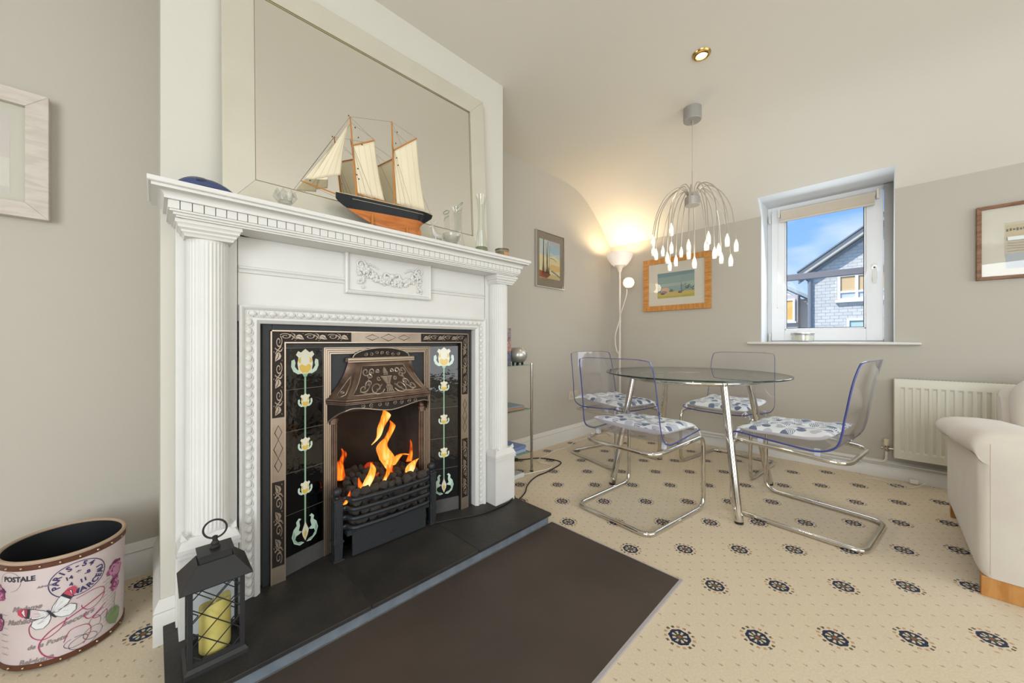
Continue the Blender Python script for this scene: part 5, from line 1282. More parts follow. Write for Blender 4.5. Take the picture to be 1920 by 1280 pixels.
dg = thing('glass_deer', 'small clear glass deer ornament standing behind the cut-glass bowl', 'ornament', (0.952, 1.48, MZ))
dm = MB(); B_ = Vector((0.965, 1.485, MZ))
dm.tube([B_ + Vector(p) for p in ((.030, 0, .048), (.012, 0, .052), (-.012, 0, .052), (-.022, 0, .062), (-.028, 0, .082), (-.032, 0, .092))], [.011, .015, .014, .010, .007, .006], 8)
dm.tube([B_ + Vector(p) for p in ((-.028, 0, .092), (-.042, 0, .088), (-.052, 0, .084))], [.0075, .006, .003], 8)
for sx_, sy_ in ((-.014, .008), (-.016, -.008), (.022, .008), (.024, -.008)): dm.tube([B_ + Vector((sx_, sy_, .045)), B_ + Vector((sx_ - .002, sy_, .022)), B_ + Vector((sx_, sy_, .0))], [.005, .003, .0028], 6)
for s in (-1, 1):
    dm.tube([B_ + Vector(p) for p in ((-.030, s * .004, .096), (-.026, s * .012, .108), (-.034, s * .016, .120))], [.002, .0018, .001], 5); dm.tube([B_ + Vector((-.026, s * .012, .108)), B_ + Vector((-.016, s * .016, .116))], .0014, 5)
obj('glass_figure', dm, thin_glass('frosted_glass', '#eeeeea', 1.3, .05, .5, '#f0eee8'), dg, smooth=60)

gbw = thing('cut_glass_bowl', 'small faceted clear glass bowl right of the ship on the mantel', 'bowl', (1.012, 1.435, MZ))
bm2 = MB(); K = 12; prof = [(.022, 0), (.028, .006), (.024, .012), (.034, .028), (.040, .044), (.041, .056), (.038, .057), (.036, .044), (.028, .026), (.018, .018)]
for j, (r, z) in enumerate(prof):
    for k in range(K * 2): rr = r * (1.0 + (.05 if k % 2 else -.02) * (1 if j < 6 else 0)); bm2.v.append((1.005 + rr * math.cos(PI * k / K), 1.43 + rr * math.sin(PI * k / K), MZ + z))
for j in range(len(prof) - 1):
    for k in range(2 * K): k2 = (k + 1) % (2 * K); bm2.f.append((j * 2 * K + k, j * 2 * K + k2, (j + 1) * 2 * K + k2, (j + 1) * 2 * K + k)); bm2.m.append(0)
obj('faceted_glass', bm2, cut_glass, gbw, smooth=0)

cv = thing('curled_lip_vase', 'slender clear glass vase with a curled lip behind the glass bowl', 'vase', (1.105, 1.495, MZ))
vm = MB(); V0 = (1.10, 1.495, MZ); vm.lathe([(.030, 0), (.032, .006), (.028, .03), (.019, .07), (.0135, .12), (.0125, .18), (.0125, .215), (.0145, .232)], V0, 24, cap=False)
obj('vase_body', vm, pot_glass, cv, smooth=60)
lipm = MB().tube([(1.10 + .0155 * math.cos(a), 1.495 + .014 * math.sin(a), MZ + .236 + .016 * math.sin(a + 2.2)) for a in [2 * PI * k / 24 for k in range(24)]], .0022, 6, closed=True)
lipm.tube([(1.10 + r * math.cos(a), 1.495 + r * math.sin(a), MZ + .222 - .004 * k) for k, (r, a) in enumerate([(.014, .5 * k_) for k_ in range(9)])], .0014, 5)
obj('curled_lip', lipm, M('grey_glass_edge', '#8f9690', .1, spec=.8), cv)
tv = thing('tall_bud_vase', 'tall flared clear glass vase near the right end of the mantel', 'vase', (1.205, 1.45, MZ))
V1 = (1.205, 1.45, MZ)
obj('vase_body', MB().lathe([(.030, .030), (.029, .045), (.024, .08), (.0185, .13), (.0165, .18), (.018, .23), (.0225, .275), (.030, .302), (.029, .302), (.0215, .275), (.0170, .23), (.0155, .18), (.0175, .13), (.023, .08), (.028, .045)], V1, 28, cap=False), pot_glass, tv, smooth=60)
obj('vase_foot', MB().lathe([(.027, 0), (.0315, .004), (.0325, .02), (.031, .034), (1e-6, .036)], V1, 28), thin_glass('green_tinted_glass', '#c2c8ae', 1.2, .02, .25, '#a9ad90'), tv)
obj('painted_glint', MB().tube([(1.205 + (-.75) * r, 1.45 - .72 * r, MZ + z) for r, z in ((.0305, .04), (.0245, .08), (.019, .13), (.017, .18), (.0185, .23), (.023, .275), (.030, .300))], .0014, 5), thin_glass('painted_glint_glass', '#ffffff', 1.5, .05, .5, '#f4f4ee'), tv)  # pale strip up the vase wall: a glint put into the colour
vt = thing('votive_glass', 'short printed glass votive at the right end of the mantel', 'candle holder', (1.352, 1.45, MZ))
V2 = (1.352, 1.45, MZ)
obj('glass_cup', MB().lathe([(.033, 0), (.037, .004), (.038, .048), (.036, .048), (.035, .006), (1e-6, .004)], V2, 28), thin_glass('smoky_glass', '#d6cdb8', 1.3, .02, .3, '#b5aa92'), vt)
obj('rim_band', MB().lathe([(.0385, .042), (.0388, .049), (.036, .0495), (.0355, .043)], V2, 28, cap=False), M('dark_pewter_rim', '#5a5347', .4, metal=.6), vt)
vl = MB(); 
for k in range(9):
    a0_ = -2.05 + k * .10; vl.add([(V2[0] + .0386 * math.cos(a), V2[1] + .0386 * math.sin(a), MZ + z) for a, z in ((a0_, .006), (a0_ + .1, .006), (a0_ + .1, .034 - .004 * (k % 3)), (a0_, .034 - .003 * (k % 2)))], [(0, 1, 2, 3)])
obj('printed_motif', vl, M('votive_print', '#b58a63', .5), vt, smooth=0)

# ---------------------------------------------------------------- lantern and candle
lcx, lcy = 0.125, 1.342
lan = thing('candle_lantern', 'black metal lattice lantern with ring handle on hearth corner', 'lantern', (lcx, lcy, HZ), rz=0.0)
def sq(mb, rows, cx_=lcx, cy_=lcy, capb=True, capt=True, mi=0):
    b = len(mb.v)
    for z, a, c in rows:
        for i, j in ((-1, -1), (1, -1), (1, 1), (-1, 1)): mb.v.append((cx_ + i * a, cy_ + j * c, z))
    for r in range(len(rows) - 1):
        for i in range(4): mb.f.append((b + r * 4 + i, b + r * 4 + (i + 1) % 4, b + r * 4 + 4 + (i + 1) % 4, b + r * 4 + 4 + i)); mb.m.append(mi)
    if capb: mb.f.append((b, b + 1, b + 2, b + 3)); mb.m.append(mi)
    if capt: e = b + 4 * (len(rows) - 1); mb.f.append((e, e + 1, e + 2, e + 3)); mb.m.append(mi)
    return mb
hx, hy = .062, .055
obj('base', sq(MB(), [(HZ, .070, .063), (HZ + .012, .070, .063), (HZ + .0215, .063, .056)]), black_m, lan, smooth=0, bevel=.0008)
for i in (-1, 1):
    for j in (-1, 1): obj('corner_post', MB().box(lcx + i * (hx - .0055) - .0055, lcx + i * (hx - .0055) + .0055, lcy + j * (hy - .0055) - .0055, lcy + j * (hy - .0055) + .0055, HZ + .021, .292), black_m, lan, smooth=0, bevel=.0006)
for z0_, z1_ in ((HZ + .021, HZ + .033), (.276, .290)):
    fr_ = MB()
    for j in (-1, 1): fr_.box(lcx - hx + .011, lcx + hx - .011, lcy + j * (hy - .004) - .003, lcy + j * (hy - .004) + .003, z0_, z1_)
    for i in (-1, 1): fr_.box(lcx + i * (hx - .004) - .003, lcx + i * (hx - .004) + .003, lcy - hy + .011, lcy + hy - .011, z0_, z1_)
    obj('panel_rails', fr_, black_m, lan, smooth=0, kind='stuff')
zb_, zt_ = HZ + .031, .278
def lattice(face):
    if face in 'fb': s = -1 if face == 'f' else 1; w = hx - .011; g = lambda u, z: (lcx + u, lcy + s * (hy - .002), z)
    else: s = -1 if face == 'l' else 1; w = hy - .011; g = lambda u, z: (lcx + s * (hx - .002), lcy + u, z)
    mb = MB(); H_ = zt_ - zb_
    for d in (1, -1):
        for k in range(-3, 4):
            z0_ = zb_ + H_ / 2 + k * .062 ; sl_ = .95
            a = (-w, z0_ - d * sl_ * w); b = (w, z0_ + d * sl_ * w)
            def clip(a, b):
                (u0, z0), (u1, z1) = a, b; t0, t1 = 0, 1
                dz = z1 - z0
                for lim, sgn in ((zb_, 1), (zt_, -1)):
                    # keep z>=zb, z<=zt
                    f0 = sgn * (z0 - lim); f1 = sgn * (z1 - lim)
                    if f0 < 0 and f1 < 0: return None
                    if f0 < 0: t0 = max(t0, f0 / (f0 - f1))
                    elif f1 < 0: t1 = min(t1, f0 / (f0 - f1))
                if t1 - t0 < .03: return None
                return (u0 + (u1 - u0) * t0, z0 + dz * t0), (u0 + (u1 - u0) * t1, z0 + dz * t1)
            c = clip(a, b)
            if c: mb.bar(g(*c[0]), g(*c[1]), .0022, .0022)
    return mb
for fc in 'fblr':
    obj('lattice', lattice(fc), black_m, lan, smooth=0)
    if fc in 'fb': s = -1 if fc == 'f' else 1; pm = MB().box(lcx - hx + .01, lcx + hx - .01, lcy + s * (hy - .0065) - .0006, lcy + s * (hy - .0065) + .0006, zb_, zt_)
    else: s = -1 if fc == 'l' else 1; pm = MB().box(lcx + s * (hx - .0065) - .0006, lcx + s * (hx - .0065) + .0006, lcy - hy + .01, lcy + hy - .01, zb_, zt_)
    obj('glass_pane', pm, pane_m, lan, smooth=0)
obj('roof', sq(MB(), [(.286, .079, .071), (.2885, .079, .071), (.338, .040, .034), (.336, .038, .032)]), black_m, lan, smooth=0, bevel=.0008)
obj('roof_cap', sq(MB(), [(.330, .036, .030), (.356, .036, .030), (.357, .0405, .0345), (.360, .0405, .0345)]), black_m, lan, smooth=0, bevel=.0008)
rg_ = MB().lathe([(.011, .360), (.013, .364), (.008, .369), (.010, .374), (.006, .380), (.0065, .392), (.003, .394)], (lcx, lcy, 0), 16)
obj('finial', rg_, black_m, lan)
obj('ring_handle', MB().tube([(lcx + .026 * math.cos(a), lcy - .006 * math.cos(a), .413 + .026 * math.sin(a)) for a in [2 * PI * k / 28 for k in range(28)]], .0026, 8, closed=True), black_m, lan)
cd = thing('led_candle', 'pale yellow wax pillar candle inside the black lantern', 'candle', (lcx, lcy, HZ + .022))
cd_m = M('yellow_wax', '#e3cf76', 0.45, sub=0.15, mottle=(24, '#d8bd55', .6))
def wax(u, v):
    a = 2 * PI * u; r = .036
    if v < .6: z = v / .6; top = .128 + .012 * math.sin(a + 2.4) + .004 * math.sin(3 * a); return (lcx + r * math.cos(a), lcy + r * math.sin(a), HZ + .0225 + z * top)
    t = (v - .6) / .4; top = .128 + .012 * math.sin(a + 2.4) + .004 * math.sin(3 * a); rr = r * (1 - t * .999); return (lcx + rr * math.cos(a), lcy + rr * math.sin(a), HZ + .0225 + top * (1 - t) + t * .112 + (.003 * math.sin(PI * t * 2) if t < .5 else 0))
obj('wax_body', MB().grid(wax, 36, 15, wrap=True), cd_m, cd, smooth=50)
obj('wick_flame', MB().lathe([(.003, 0), (.005, .008), (.003, .02), (1e-6, .03)], (lcx, lcy, HZ + .134), 10), M('wick_plastic', '#e9d9a0', .4), cd)

# ---------------------------------------------------------------- oval waste bin
ox, oy, oa, ob_ = -0.203, 1.845, 0.130, 0.150; BH = 0.315
bn_ = thing('waste_bin', 'oval pink printed waste bin with brown studded trim beside the fireplace', 'bin', (ox, oy, 0))
orot = math.radians(20)
def bs(a, z, d=0.0, k=1.0):
    t = .965 + .035 * z / BH; X = (oa * k + d) * t * math.cos(a); Y = (ob_ * k + d) * t * math.sin(a)
    return (ox + X * math.cos(orot) - Y * math.sin(orot), oy + X * math.sin(orot) + Y * math.cos(orot), z)
bbm = MB().grid(lambda u, v: bs(2 * PI * u, .006 + v * (BH - .008)), 64, 1, wrap=True)
obj('body', bbm, M('pink_parchment_print', '#d3c5c5', 0.55, mottle=(7, '#c6b5b5', .7)), bn_)
obj('lining', MB().grid(lambda u, v: bs(2 * PI * u, .006 + v * (BH - .008), -.006), 64, 1, wrap=True).add([bs(2 * PI * k / 32, .01, -.006) for k in range(32)], [tuple(range(32))]), M('black_lining', '#16181d', .7), bn_)
rim = MB().tube([bs(2 * PI * k / 64, BH - .001, -.002) for k in range(64)], .0055, 8, closed=True, flat=.9); obj('rope_rim', rim, M('beige_piping', '#b59c85', .8), bn_)
brn = M('brown_leather_trim', '#5d3524', 0.45); stud = M('brass_stud', '#b9a27c', .3, metal=.9)
for z in (BH - .014, .014):
    tb = MB().grid(lambda u, v, z=z: bs(2 * PI * u, z - .0065 + .013 * v, .0018), 64, 1, wrap=True)
    tb.tube([bs(2 * PI * k / 64, z + .0065, .0012) for k in range(64)], .0014, 5, closed=True).tube([bs(2 * PI * k / 64, z - .0065, .0012) for k in range(64)], .0014, 5, closed=True)
    p = obj('leather_trim', tb, brn, bn_)
    for k in range(22): obj('stud', MB().sphere(bs(2 * PI * (k + .3) / 22, z, .003), .0032, 8, 5), stud, p)
# the print: s runs along the surface to the right, measured from the front
ref = math.radians(-90) - orot
def arc_table():
    T = [(0.0, ref)]; a = ref; s = 0; p = Vector(bs(a, .15))
    R_, L_ = [], []
    for sg, out in ((1, R_), (-1, L_)):
        a = ref; s = 0; p = Vector(bs(a, .15))
        for i in range(260):
            a2 = a + sg * .01; q = Vector(bs(a2, .15)); s += (q - p).length * sg; out.append((s, a2)); a, p = a2, q
    return L_[::-1] + T + R_
AT = arc_table()
def s2a(s):
    lo, hi = 0, len(AT) - 1
    while hi - lo > 1:
        m = (lo + hi) // 2
        if AT[m][0] < s: lo = m
        else: hi = m
    return AT[lo][1] + (AT[hi][1] - AT[lo][1]) * (s - AT[lo][0]) / max(AT[hi][0] - AT[lo][0], 1e-9)
def bmap(s, z, d): return bs(s2a(s), z, d)
ink = M('violet_ink', '#3a3260', .7); pink = M('magenta_ink', '#a8385f', .7); grey_i = M('faded_grey_ink', '#8d7f80', .8); blk_i = M('black_ink', '#33303a', .7)
def txt(name, items, mt, d=.0009):
    mb = MB()
    for s_, size, cx_, cz_, rot, sh in items:
        v, f = text_mesh(s_, size)
        mb.add([bmap(cx_ + (x * math.cos(rot) - y * math.sin(rot)), cz_ + (x * math.sin(rot) + y * math.cos(rot)), d) for x, y in [(x + y * sh, y) for x, y in v]], f)
    return obj(name, mb, mt, bn_, smooth=0)
sc_, sz_ = .035, .236
items = []
def arc_text(word, rad, a0, a1, size, flip=False):
    n = len(word)
    for i, ch in enumerate(word):
        a = math.radians(a0 + (a1 - a0) * i / max(n - 1, 1)); r_ = a - PI / 2 if not flip else a + PI / 2
        items.append((ch, size, sc_ + rad * 1.18 * math.cos(a) - (.0), sz_ + rad * math.sin(a) - (0 if not flip else 0), r_, 0))
arc_text('PARIS-54', .0325, 195, 55, .0205); arc_text('MARCEAU', .0445, 262, 372, .0205, True)
items += [('14', .015, sc_ - .018, sz_ + .004, .2, 0), ('*', .022, sc_ + .002, sz_ + .008, .2, 0), ('-8', .015, sc_ + .018, sz_ + .004, .2, 0), ('4', .015, sc_ - .014, sz_ - .016, .2, 0), ('11', .016, sc_ + .010, sz_ - .016, .2, 0)]
txt('stamp_lettering', items, ink)
shp = []
for q in ribbon2([(sc_ + .0575 * math.cos(2 * PI * k / 40), sz_ + .050 * math.sin(2 * PI * k / 40)) for k in range(41)], .0022): shp.append((ink, q))
flat_art('postmark_ring', bn_, bmap, shp, step=0, base=.0008)
txt('postale_lettering', [('POSTALE', .020, -.088, .263, 0, 0)], blk_i)
for it in [('Adresse', .009, -.030, .238, .05, .3), ('Belgique', .022, -.052, .022, .06, .35), ('Madame', .020, -.070, .178, .05, .4), ('Mathilde', .020, -.085, .140, .06, .4), ('secours', .020, .035, .110, .1, .4), ('de la Poste', .018, -.028, .066, .08, .4)]: txt('faded_word', [it], grey_i)
shp = []
for q in ribbon2([(-.110 + .030 * math.cos(2 * PI * k / 30), .262 + .028 * math.sin(2 * PI * k / 30)) for k in range(-7, 17)], .001): shp.append((grey_i, q))
rng = random.Random(21)
for j in range(13):
    s0_ = .088 if j < 13 else 0; z_ = .185 - j * .0115; pts = [(s0_ + t * .0035, z_ + .0022 * math.sin(t * 2.1 + j) * (1 if rng.random() > .2 else 0) + t * .0012) for t in range(13)]
    for q in ribbon2(pts, .0009): shp.append((grey_i, q))
for j in range(7):
    pts = [(-.148 + t * .004, .165 - j * .019 + .0015 * math.sin(t * 2.0 + j * 2)) for t in range(8)]
    for q in ribbon2(pts, .0009): shp.append((grey_i, q))
for (cx_, cz_, rx_, rz_, a0_, a1_) in ((.045, .038, .030, .018, 0, 6.2), (.066, .050, .022, .018, 1, 7), (.030, .046, .024, .014, 2, 8), (.07, .078, .014, .018, -1, 3)):
    for q in ribbon2([(cx_ + rx_ * math.cos(a), cz_ + rz_ * math.sin(a)) for a in [a0_ + (a1_ - a0_) * k / 22 for k in range(23)]], .0011): shp.append((blk_i, q))
flat_art('handwriting_print', bn_, bmap, shp, step=0, base=.0007)['kind'] = 'stuff'
shp = []
def stroke(pts, w, mt):
    p3 = spline([(a, b, 0) for a, b in pts], 7)
    for q in ribbon2([(p.x, p.y) for p in p3], w): shp.append((mt, q))
stroke([(-.046, .150), (-.062, .128), (-.056, .098), (-.030, .085), (.0, .104), (.012, .13)], .0022, pink)
stroke([(.092, .158), (.060, .146), (.020, .128), (-.020, .104), (-.042, .070), (-.030, .036), (.000, .018)], .0030, pink)
stroke([(.030, .176), (.070, .182), (.092, .170), (.086, .142), (.060, .126), (.044, .138), (.040, .150)], .0018, pink)
stroke([(.096, .120), (.060, .098), (.046, .112), (.050, .124)], .0022, pink); stroke([(.090, .110), (.064, .096), (.080, .088), (.100, .096), (.098, .070)], .002, pink)
stroke([(.006, .058), (.020, .088), (.052, .084), (.060, .060), (.044, .030)], .0018, pink)
flat_art('flourish_print', bn_, bmap, shp, step=0, base=.00095)
bc = (-.018, .158)
def R2(p, ang, c=bc): return [(c[0] + a * math.cos(ang) - b * math.sin(ang), c[1] + a * math.sin(ang) + b * math.cos(ang)) for a, b in p]
wht = M('butterfly_white', '#dedfe0', .6); redw = M('butterfly_red', '#c2455c', .6)
upw = [(0, .0), (.010, .016), (.026, .030), (.046, .040), (.054, .034), (.050, .016), (.034, .002), (.012, -.006)]
tipw = [(.038, .037), (.050, .044), (.062, .042), (.064, .030), (.056, .018), (.047, .016)]
low_ = [(.002, -.002), (.020, -.002), (.038, -.002), (.046, -.014), (.040, -.028), (.026, -.034), (.012, -.026), (.004, -.014)]
shp = []
for s in (-1, 1):
    mm = lambda p: [(a * s, b) for a, b in p]
    for poly, mt in ((low_, wht), (upw, wht), ([(.032, .034), (.040, .039), (.052, .014), (.042, .010)], blk_i), (tipw, redw)): shp.append((mt, R2(mm(poly), .30 if s < 0 else .35)))
    for poly in (low_, upw):
        pp_ = R2(mm(poly), .30 if s < 0 else .35)
        for q in ribbon2(pp_ + [pp_[0]], .0012): shp.append((blk_i, q))
    for k in range(5):
        a = -.5 + k * .35
        for q in ribbon2(R2(mm([(0.003, 0), (.034 * math.cos(a), .034 * math.sin(a))]), .3), .0005): shp.append((grey_i, q))
shp.append((blk_i, R2(ell(0, -.003, .0028, .017), .55)))
flat_art('butterfly_print', bn_, bmap, shp, step=.00003, base=.0012)
fl1, fl2, fl3 = M('plum_petal', '#6d2a55', .6), M('rose_petal', '#a04a78', .6), M('pale_petal', '#c48aa8', .6); lf = M('print_leaf', '#7f9468', .7)
def bloom(cx_, cz_, R_, seed):
    r = random.Random(seed); out = []
    for k in range(30):
        a = r.random() * 2 * PI; d = R_ * (1 - k / 34) * .7; mt = (fl1, fl2, fl3)[r.randrange(3)]
        w = R_ * r.uniform(.18, .36); out.append((mt, [(cx_ + d * .75 * math.cos(a) + w * (1 + .25 * math.sin(5 * t + k)) * math.cos(t), cz_ + d * math.sin(a) + w * .8 * math.sin(t)) for t in [2 * PI * i / 11 for i in range(11)]]))
    return out
shp = bloom(.128, .205, .040, 1) + bloom(.126, .160, .026, 2) + bloom(-.150, .225, .032, 3) + bloom(-.150, .14, .028, 4)
for q in ribbon2([(.126, .135), (.122, .10), (.130, .07)], .002): shp.append((lf, q))
shp.append((lf, [(.095, .075), (.112, .088), (.132, .086), (.146, .070), (.142, .045), (.128, .030), (.108, .042), (.100, .058)]))
flat_art('flower_print', bn_, bmap, shp, step=.00002, base=.0009)['kind'] = 'stuff'

# ---------------------------------------------------------------- glass dining table
tx, ty, TZ = 2.545, 0.89, 0.745; TR = 0.545
tab = thing('dining_table', 'round glass dining table with chrome legs, four clear chairs around it', 'table', (tx, ty, 0))
tg_ = MB()
tg_.lathe([(1e-6, TZ), (TR - .003, TZ), ], (tx, ty, 0), 96, cap=False).lathe([(TR - .003, TZ - .010), (1e-6, TZ - .010)], (tx, ty, 0), 96, cap=False)
obj('glass_top', tg_, table_glass, tab, smooth=0)
obj('glass_edge', MB().lathe([(TR - .003, TZ), (TR, TZ - .002), (TR, TZ - .008), (TR - .003, TZ - .010)], (tx, ty, 0), 96, cap=False), table_edge, tab)
fr_ = MB().tube([(tx + .385 * math.cos(a), ty + .385 * math.sin(a), TZ - .0335) for a in [2 * PI * k / 64 for k in range(64)]], .0125, 12, closed=True)
obj('ring_frame', fr_, chrome_m, tab)
for i, j in ((-1, -1), (1, -1), (1, 1), (-1, 1)):
    p0 = Vector((tx + i * .270, ty + j * .270, TZ - .030)); p1 = Vector((tx + i * .368, ty + j * .368, 0.010))
    lg = obj('leg', MB().tube([p0, p1], [.0205, .0205], 20), chrome_m, tab)
    obj('rubber_foot', MB().tube([p1 + Vector((0, 0, .002)), p1 + Vector((i * .001, j * .001, -.009))], [.0208, .0200], 18), black_pl, lg)
    obj('glass_pad', MB().lathe([(.018, TZ - .022), (.018, TZ - .0105)], (tx + i * .272, ty + j * .272, 0), 14), chrome2_m, tab)

# ---------------------------------------------------------------- clear cantilever chairs, local +x is the front
def make_chair():
    t = thing('acrylic_chair', 'x', 'chair', (0, 0, 0))
    w = .242; fx, bx = .268, -.272; zf = .0125; zs_ = .412
    L = [(bx, -w * .93, zf), (fx, -w, zf), (fx - .004, -w, zs_), (-.215, -w * .92, zs_ - .028), (-.215, w * .92, zs_ - .028), (fx - .004, w, zs_), (fx, w, zf), (bx, w * .93, zf)]
    R_ = [.06, .07, .055, .085, .085, .055, .07, .06]
    fr = MB().tube(rounded(L, R_, 8, closed=True), .0115, 12, closed=True)
    obj('tube_frame', fr, chrome_m, t)
    prof = spline([Vector((.275, 0, .434)), Vector((.24, 0, .445)), Vector((.12, 0, .438)), Vector((-.04, 0, .428)), Vector((-.115, 0, .432)), Vector((-.182, 0, .462)), Vector((-.213, 0, .53)), Vector((-.230, 0, .62)), Vector((-.250, 0, .745)), Vector((-.277, 0, .862))], 5)
    n = len(prof)
    def hw(t):
        if t < .12: return .218 + .017 * (t / .12)
        if t < .55: return .235 + .012 * ((t - .12) / .43)
        return .247 - .017 * ((t - .55) / .45)
    th = .0078; NU = 20; mb = MB()
    def pt(i, a, off):
        p = prof[i]; q = prof[min(i + 1, n - 1)] - prof[max(i - 1, 0)]; nrm = Vector((q.z, 0, -q.x)).normalized()
        if nrm.z < 0 and i < n // 2: nrm = -nrm
        t = i / (n - 1); W = hw(t); y = -1 + 2 * a
        curl = abs(y) ** 3
        seat = max(0, 1 - t / .45); back = max(0, (t - .45) / .55)
        c = p + Vector((0.024 * curl * min(back * 2, 1), y * W, 0.012 * curl * seat))
        # round the top corners
        if t > .86:
            k_ = (t - .86) / .14; lim = 1 - .045 * k_ ** 3
            c.y = y * W * lim
        if t > .92: c.z -= .011 * abs(y) ** 6 * ((t - .92) / .08)
        return c + nrm * off
    for off in (0, -th):
        for i in range(n):
            for a in range(NU + 1): mb.v.append(tuple(pt(i, a / NU, off)))
    W1 = NU + 1; B2 = n * W1
    for b in (0, B2):
        for i in range(n - 1):
            for a in range(NU): mb.f.append((b + i * W1 + a, b + i * W1 + a + 1, b + (i + 1) * W1 + a + 1, b + (i + 1) * W1 + a)); mb.m.append(0)
    sh = obj('seat_shell', mb, acryl_m, t, smooth=60)
    ed = MB(); loop = [(i, 0) for i in range(n)] + [(n - 1, a) for a in range(1, NU + 1)] + [(i, NU) for i in range(n - 2, -1, -1)] + [(0, a) for a in range(NU - 1, 0, -1)]
    for i, a in loop: ed.v.append(tuple(pt(i, a / NU, .0003))); 
    for i, a in loop: ed.v.append(tuple(pt(i, a / NU, -th - .0003)))
    K = len(loop)
    for k in range(K): k2 = (k + 1) % K; ed.f.append((k, k2, K + k2, K + k)); ed.m.append(0)
    o = obj('shell_edge', ed, acryl_edge, t, smooth=60)
    s2 = o.modifiers.new('rim', 'SOLIDIFY'); s2.thickness = .0012; s2.offset = 0
    for x in (.14, -.10):
        for s in (-1, 1): obj('clip', MB().box(x - .012, x + .012, s * .228 - .009 - (.02 if s > 0 else -.02) + .0, s * .228 + .009 - (.02 if s > 0 else -.02), .398, .432), M('clear_clip', '#c9ccd6', .2), t, smooth=0, bevel=.002)
    return t
def make_cushion():
    t = thing('seat_cushion', 'x', 'cushion', (0, 0, 0))
    mb = MB(); N = 26; wx, wy = .198, .203
    tufts = [(a * .42, b * .42) for a in (-1, 0, 1) for b in (-1, 0, 1)]
    def top(u, v, s):
        x, y = -1 + 2 * u, -1 + 2 * v
        e = (1 - abs(x) ** 5) * (1 - abs(y) ** 5)
        h = .034 * max(e, 0) ** .5
        for a, b in tufts: h -= .015 * math.exp(-((x - a) ** 2 + (y - b) ** 2) / .012)
        h = max(h, 0) + .004 * math.sin(9 * x + 2) * math.sin(8 * y + 1) * e
        bend = 0.032 * max(0, -x - .45) ** 1.4 * 1.6 + .007 * abs(y) ** 3 - .006 * x
        pin = 1 + .05 * (abs(x) * abs(y)) ** 2
        return (.050 + x * wx * pin, y * wy * pin, .468 + bend + (h if s > 0 else -h * .75))
    mb.grid(lambda u, v: top(u, v, 1), N, N); mb.grid(lambda u, v: top(u, v, -1), N, N, mi=1)
    c = raw('padded_cover', mb, [cotton_m, cotton_white], t, smooth=70)
    for s in (-1, 1):
        tie = MB(); P0 = Vector((.045 + wx * .98, s * wy * .98, .458))
        for k, (dx, dy, dz) in enumerate(((.03, .012, -.03), (.012, .03, -.045), (.035, -.005, -.02))):
            pts = spline([P0, P0 + Vector((.012, s * .008, .004)), P0 + Vector((dx * .8, s * dy, dz * .5)), P0 + Vector((dx, s * dy * 1.2, dz))], 5)
            tie.tube(pts, .0045, 6, flat=.3)
        tie.sphere(P0 + Vector((.008, s * .006, 0)), .0075, 8, 6)
        obj('tie', tie, cotton_white, t)
    return t
spots = [((1.989, 0.980), -6, 'clear acrylic chair on chrome tube frame nearest the fireplace, back to camera', 'blue and white printed cushion on the chair nearest the fireplace'),
         ((2.505, 0.288), 82, 'clear acrylic chair with thick blue edge beside the radiator, seen side on', 'blue and white printed cushion on the side-on chair by the radiator'),
         ((2.692, 1.556), -104, 'clear acrylic chair in the corner by the floor lamp, behind nearest chair', 'blue and white printed cushion on the chair by the floor lamp'),
         ((3.180, 0.832), 173, 'clear acrylic chair pushed in below the window behind the glass table', 'blue and white printed cushion on the chair below the window')]
c0, q0 = make_chair(), make_cushion()
for i, ((x, y), ang, lc, lq) in enumerate(spots):
    c = c0 if i == 0 else copy_tree(c0); q = q0 if i == 0 else copy_tree(q0)
    for o_, lb, gp in ((c, lc, 'clear chairs round the glass table'), (q, lq, 'printed cushions on the chairs')):
        o_.location = (x, y, 0); o_.rotation_euler = (0, 0, math.radians(ang)); o_['label'] = lb; o_['group'] = gp

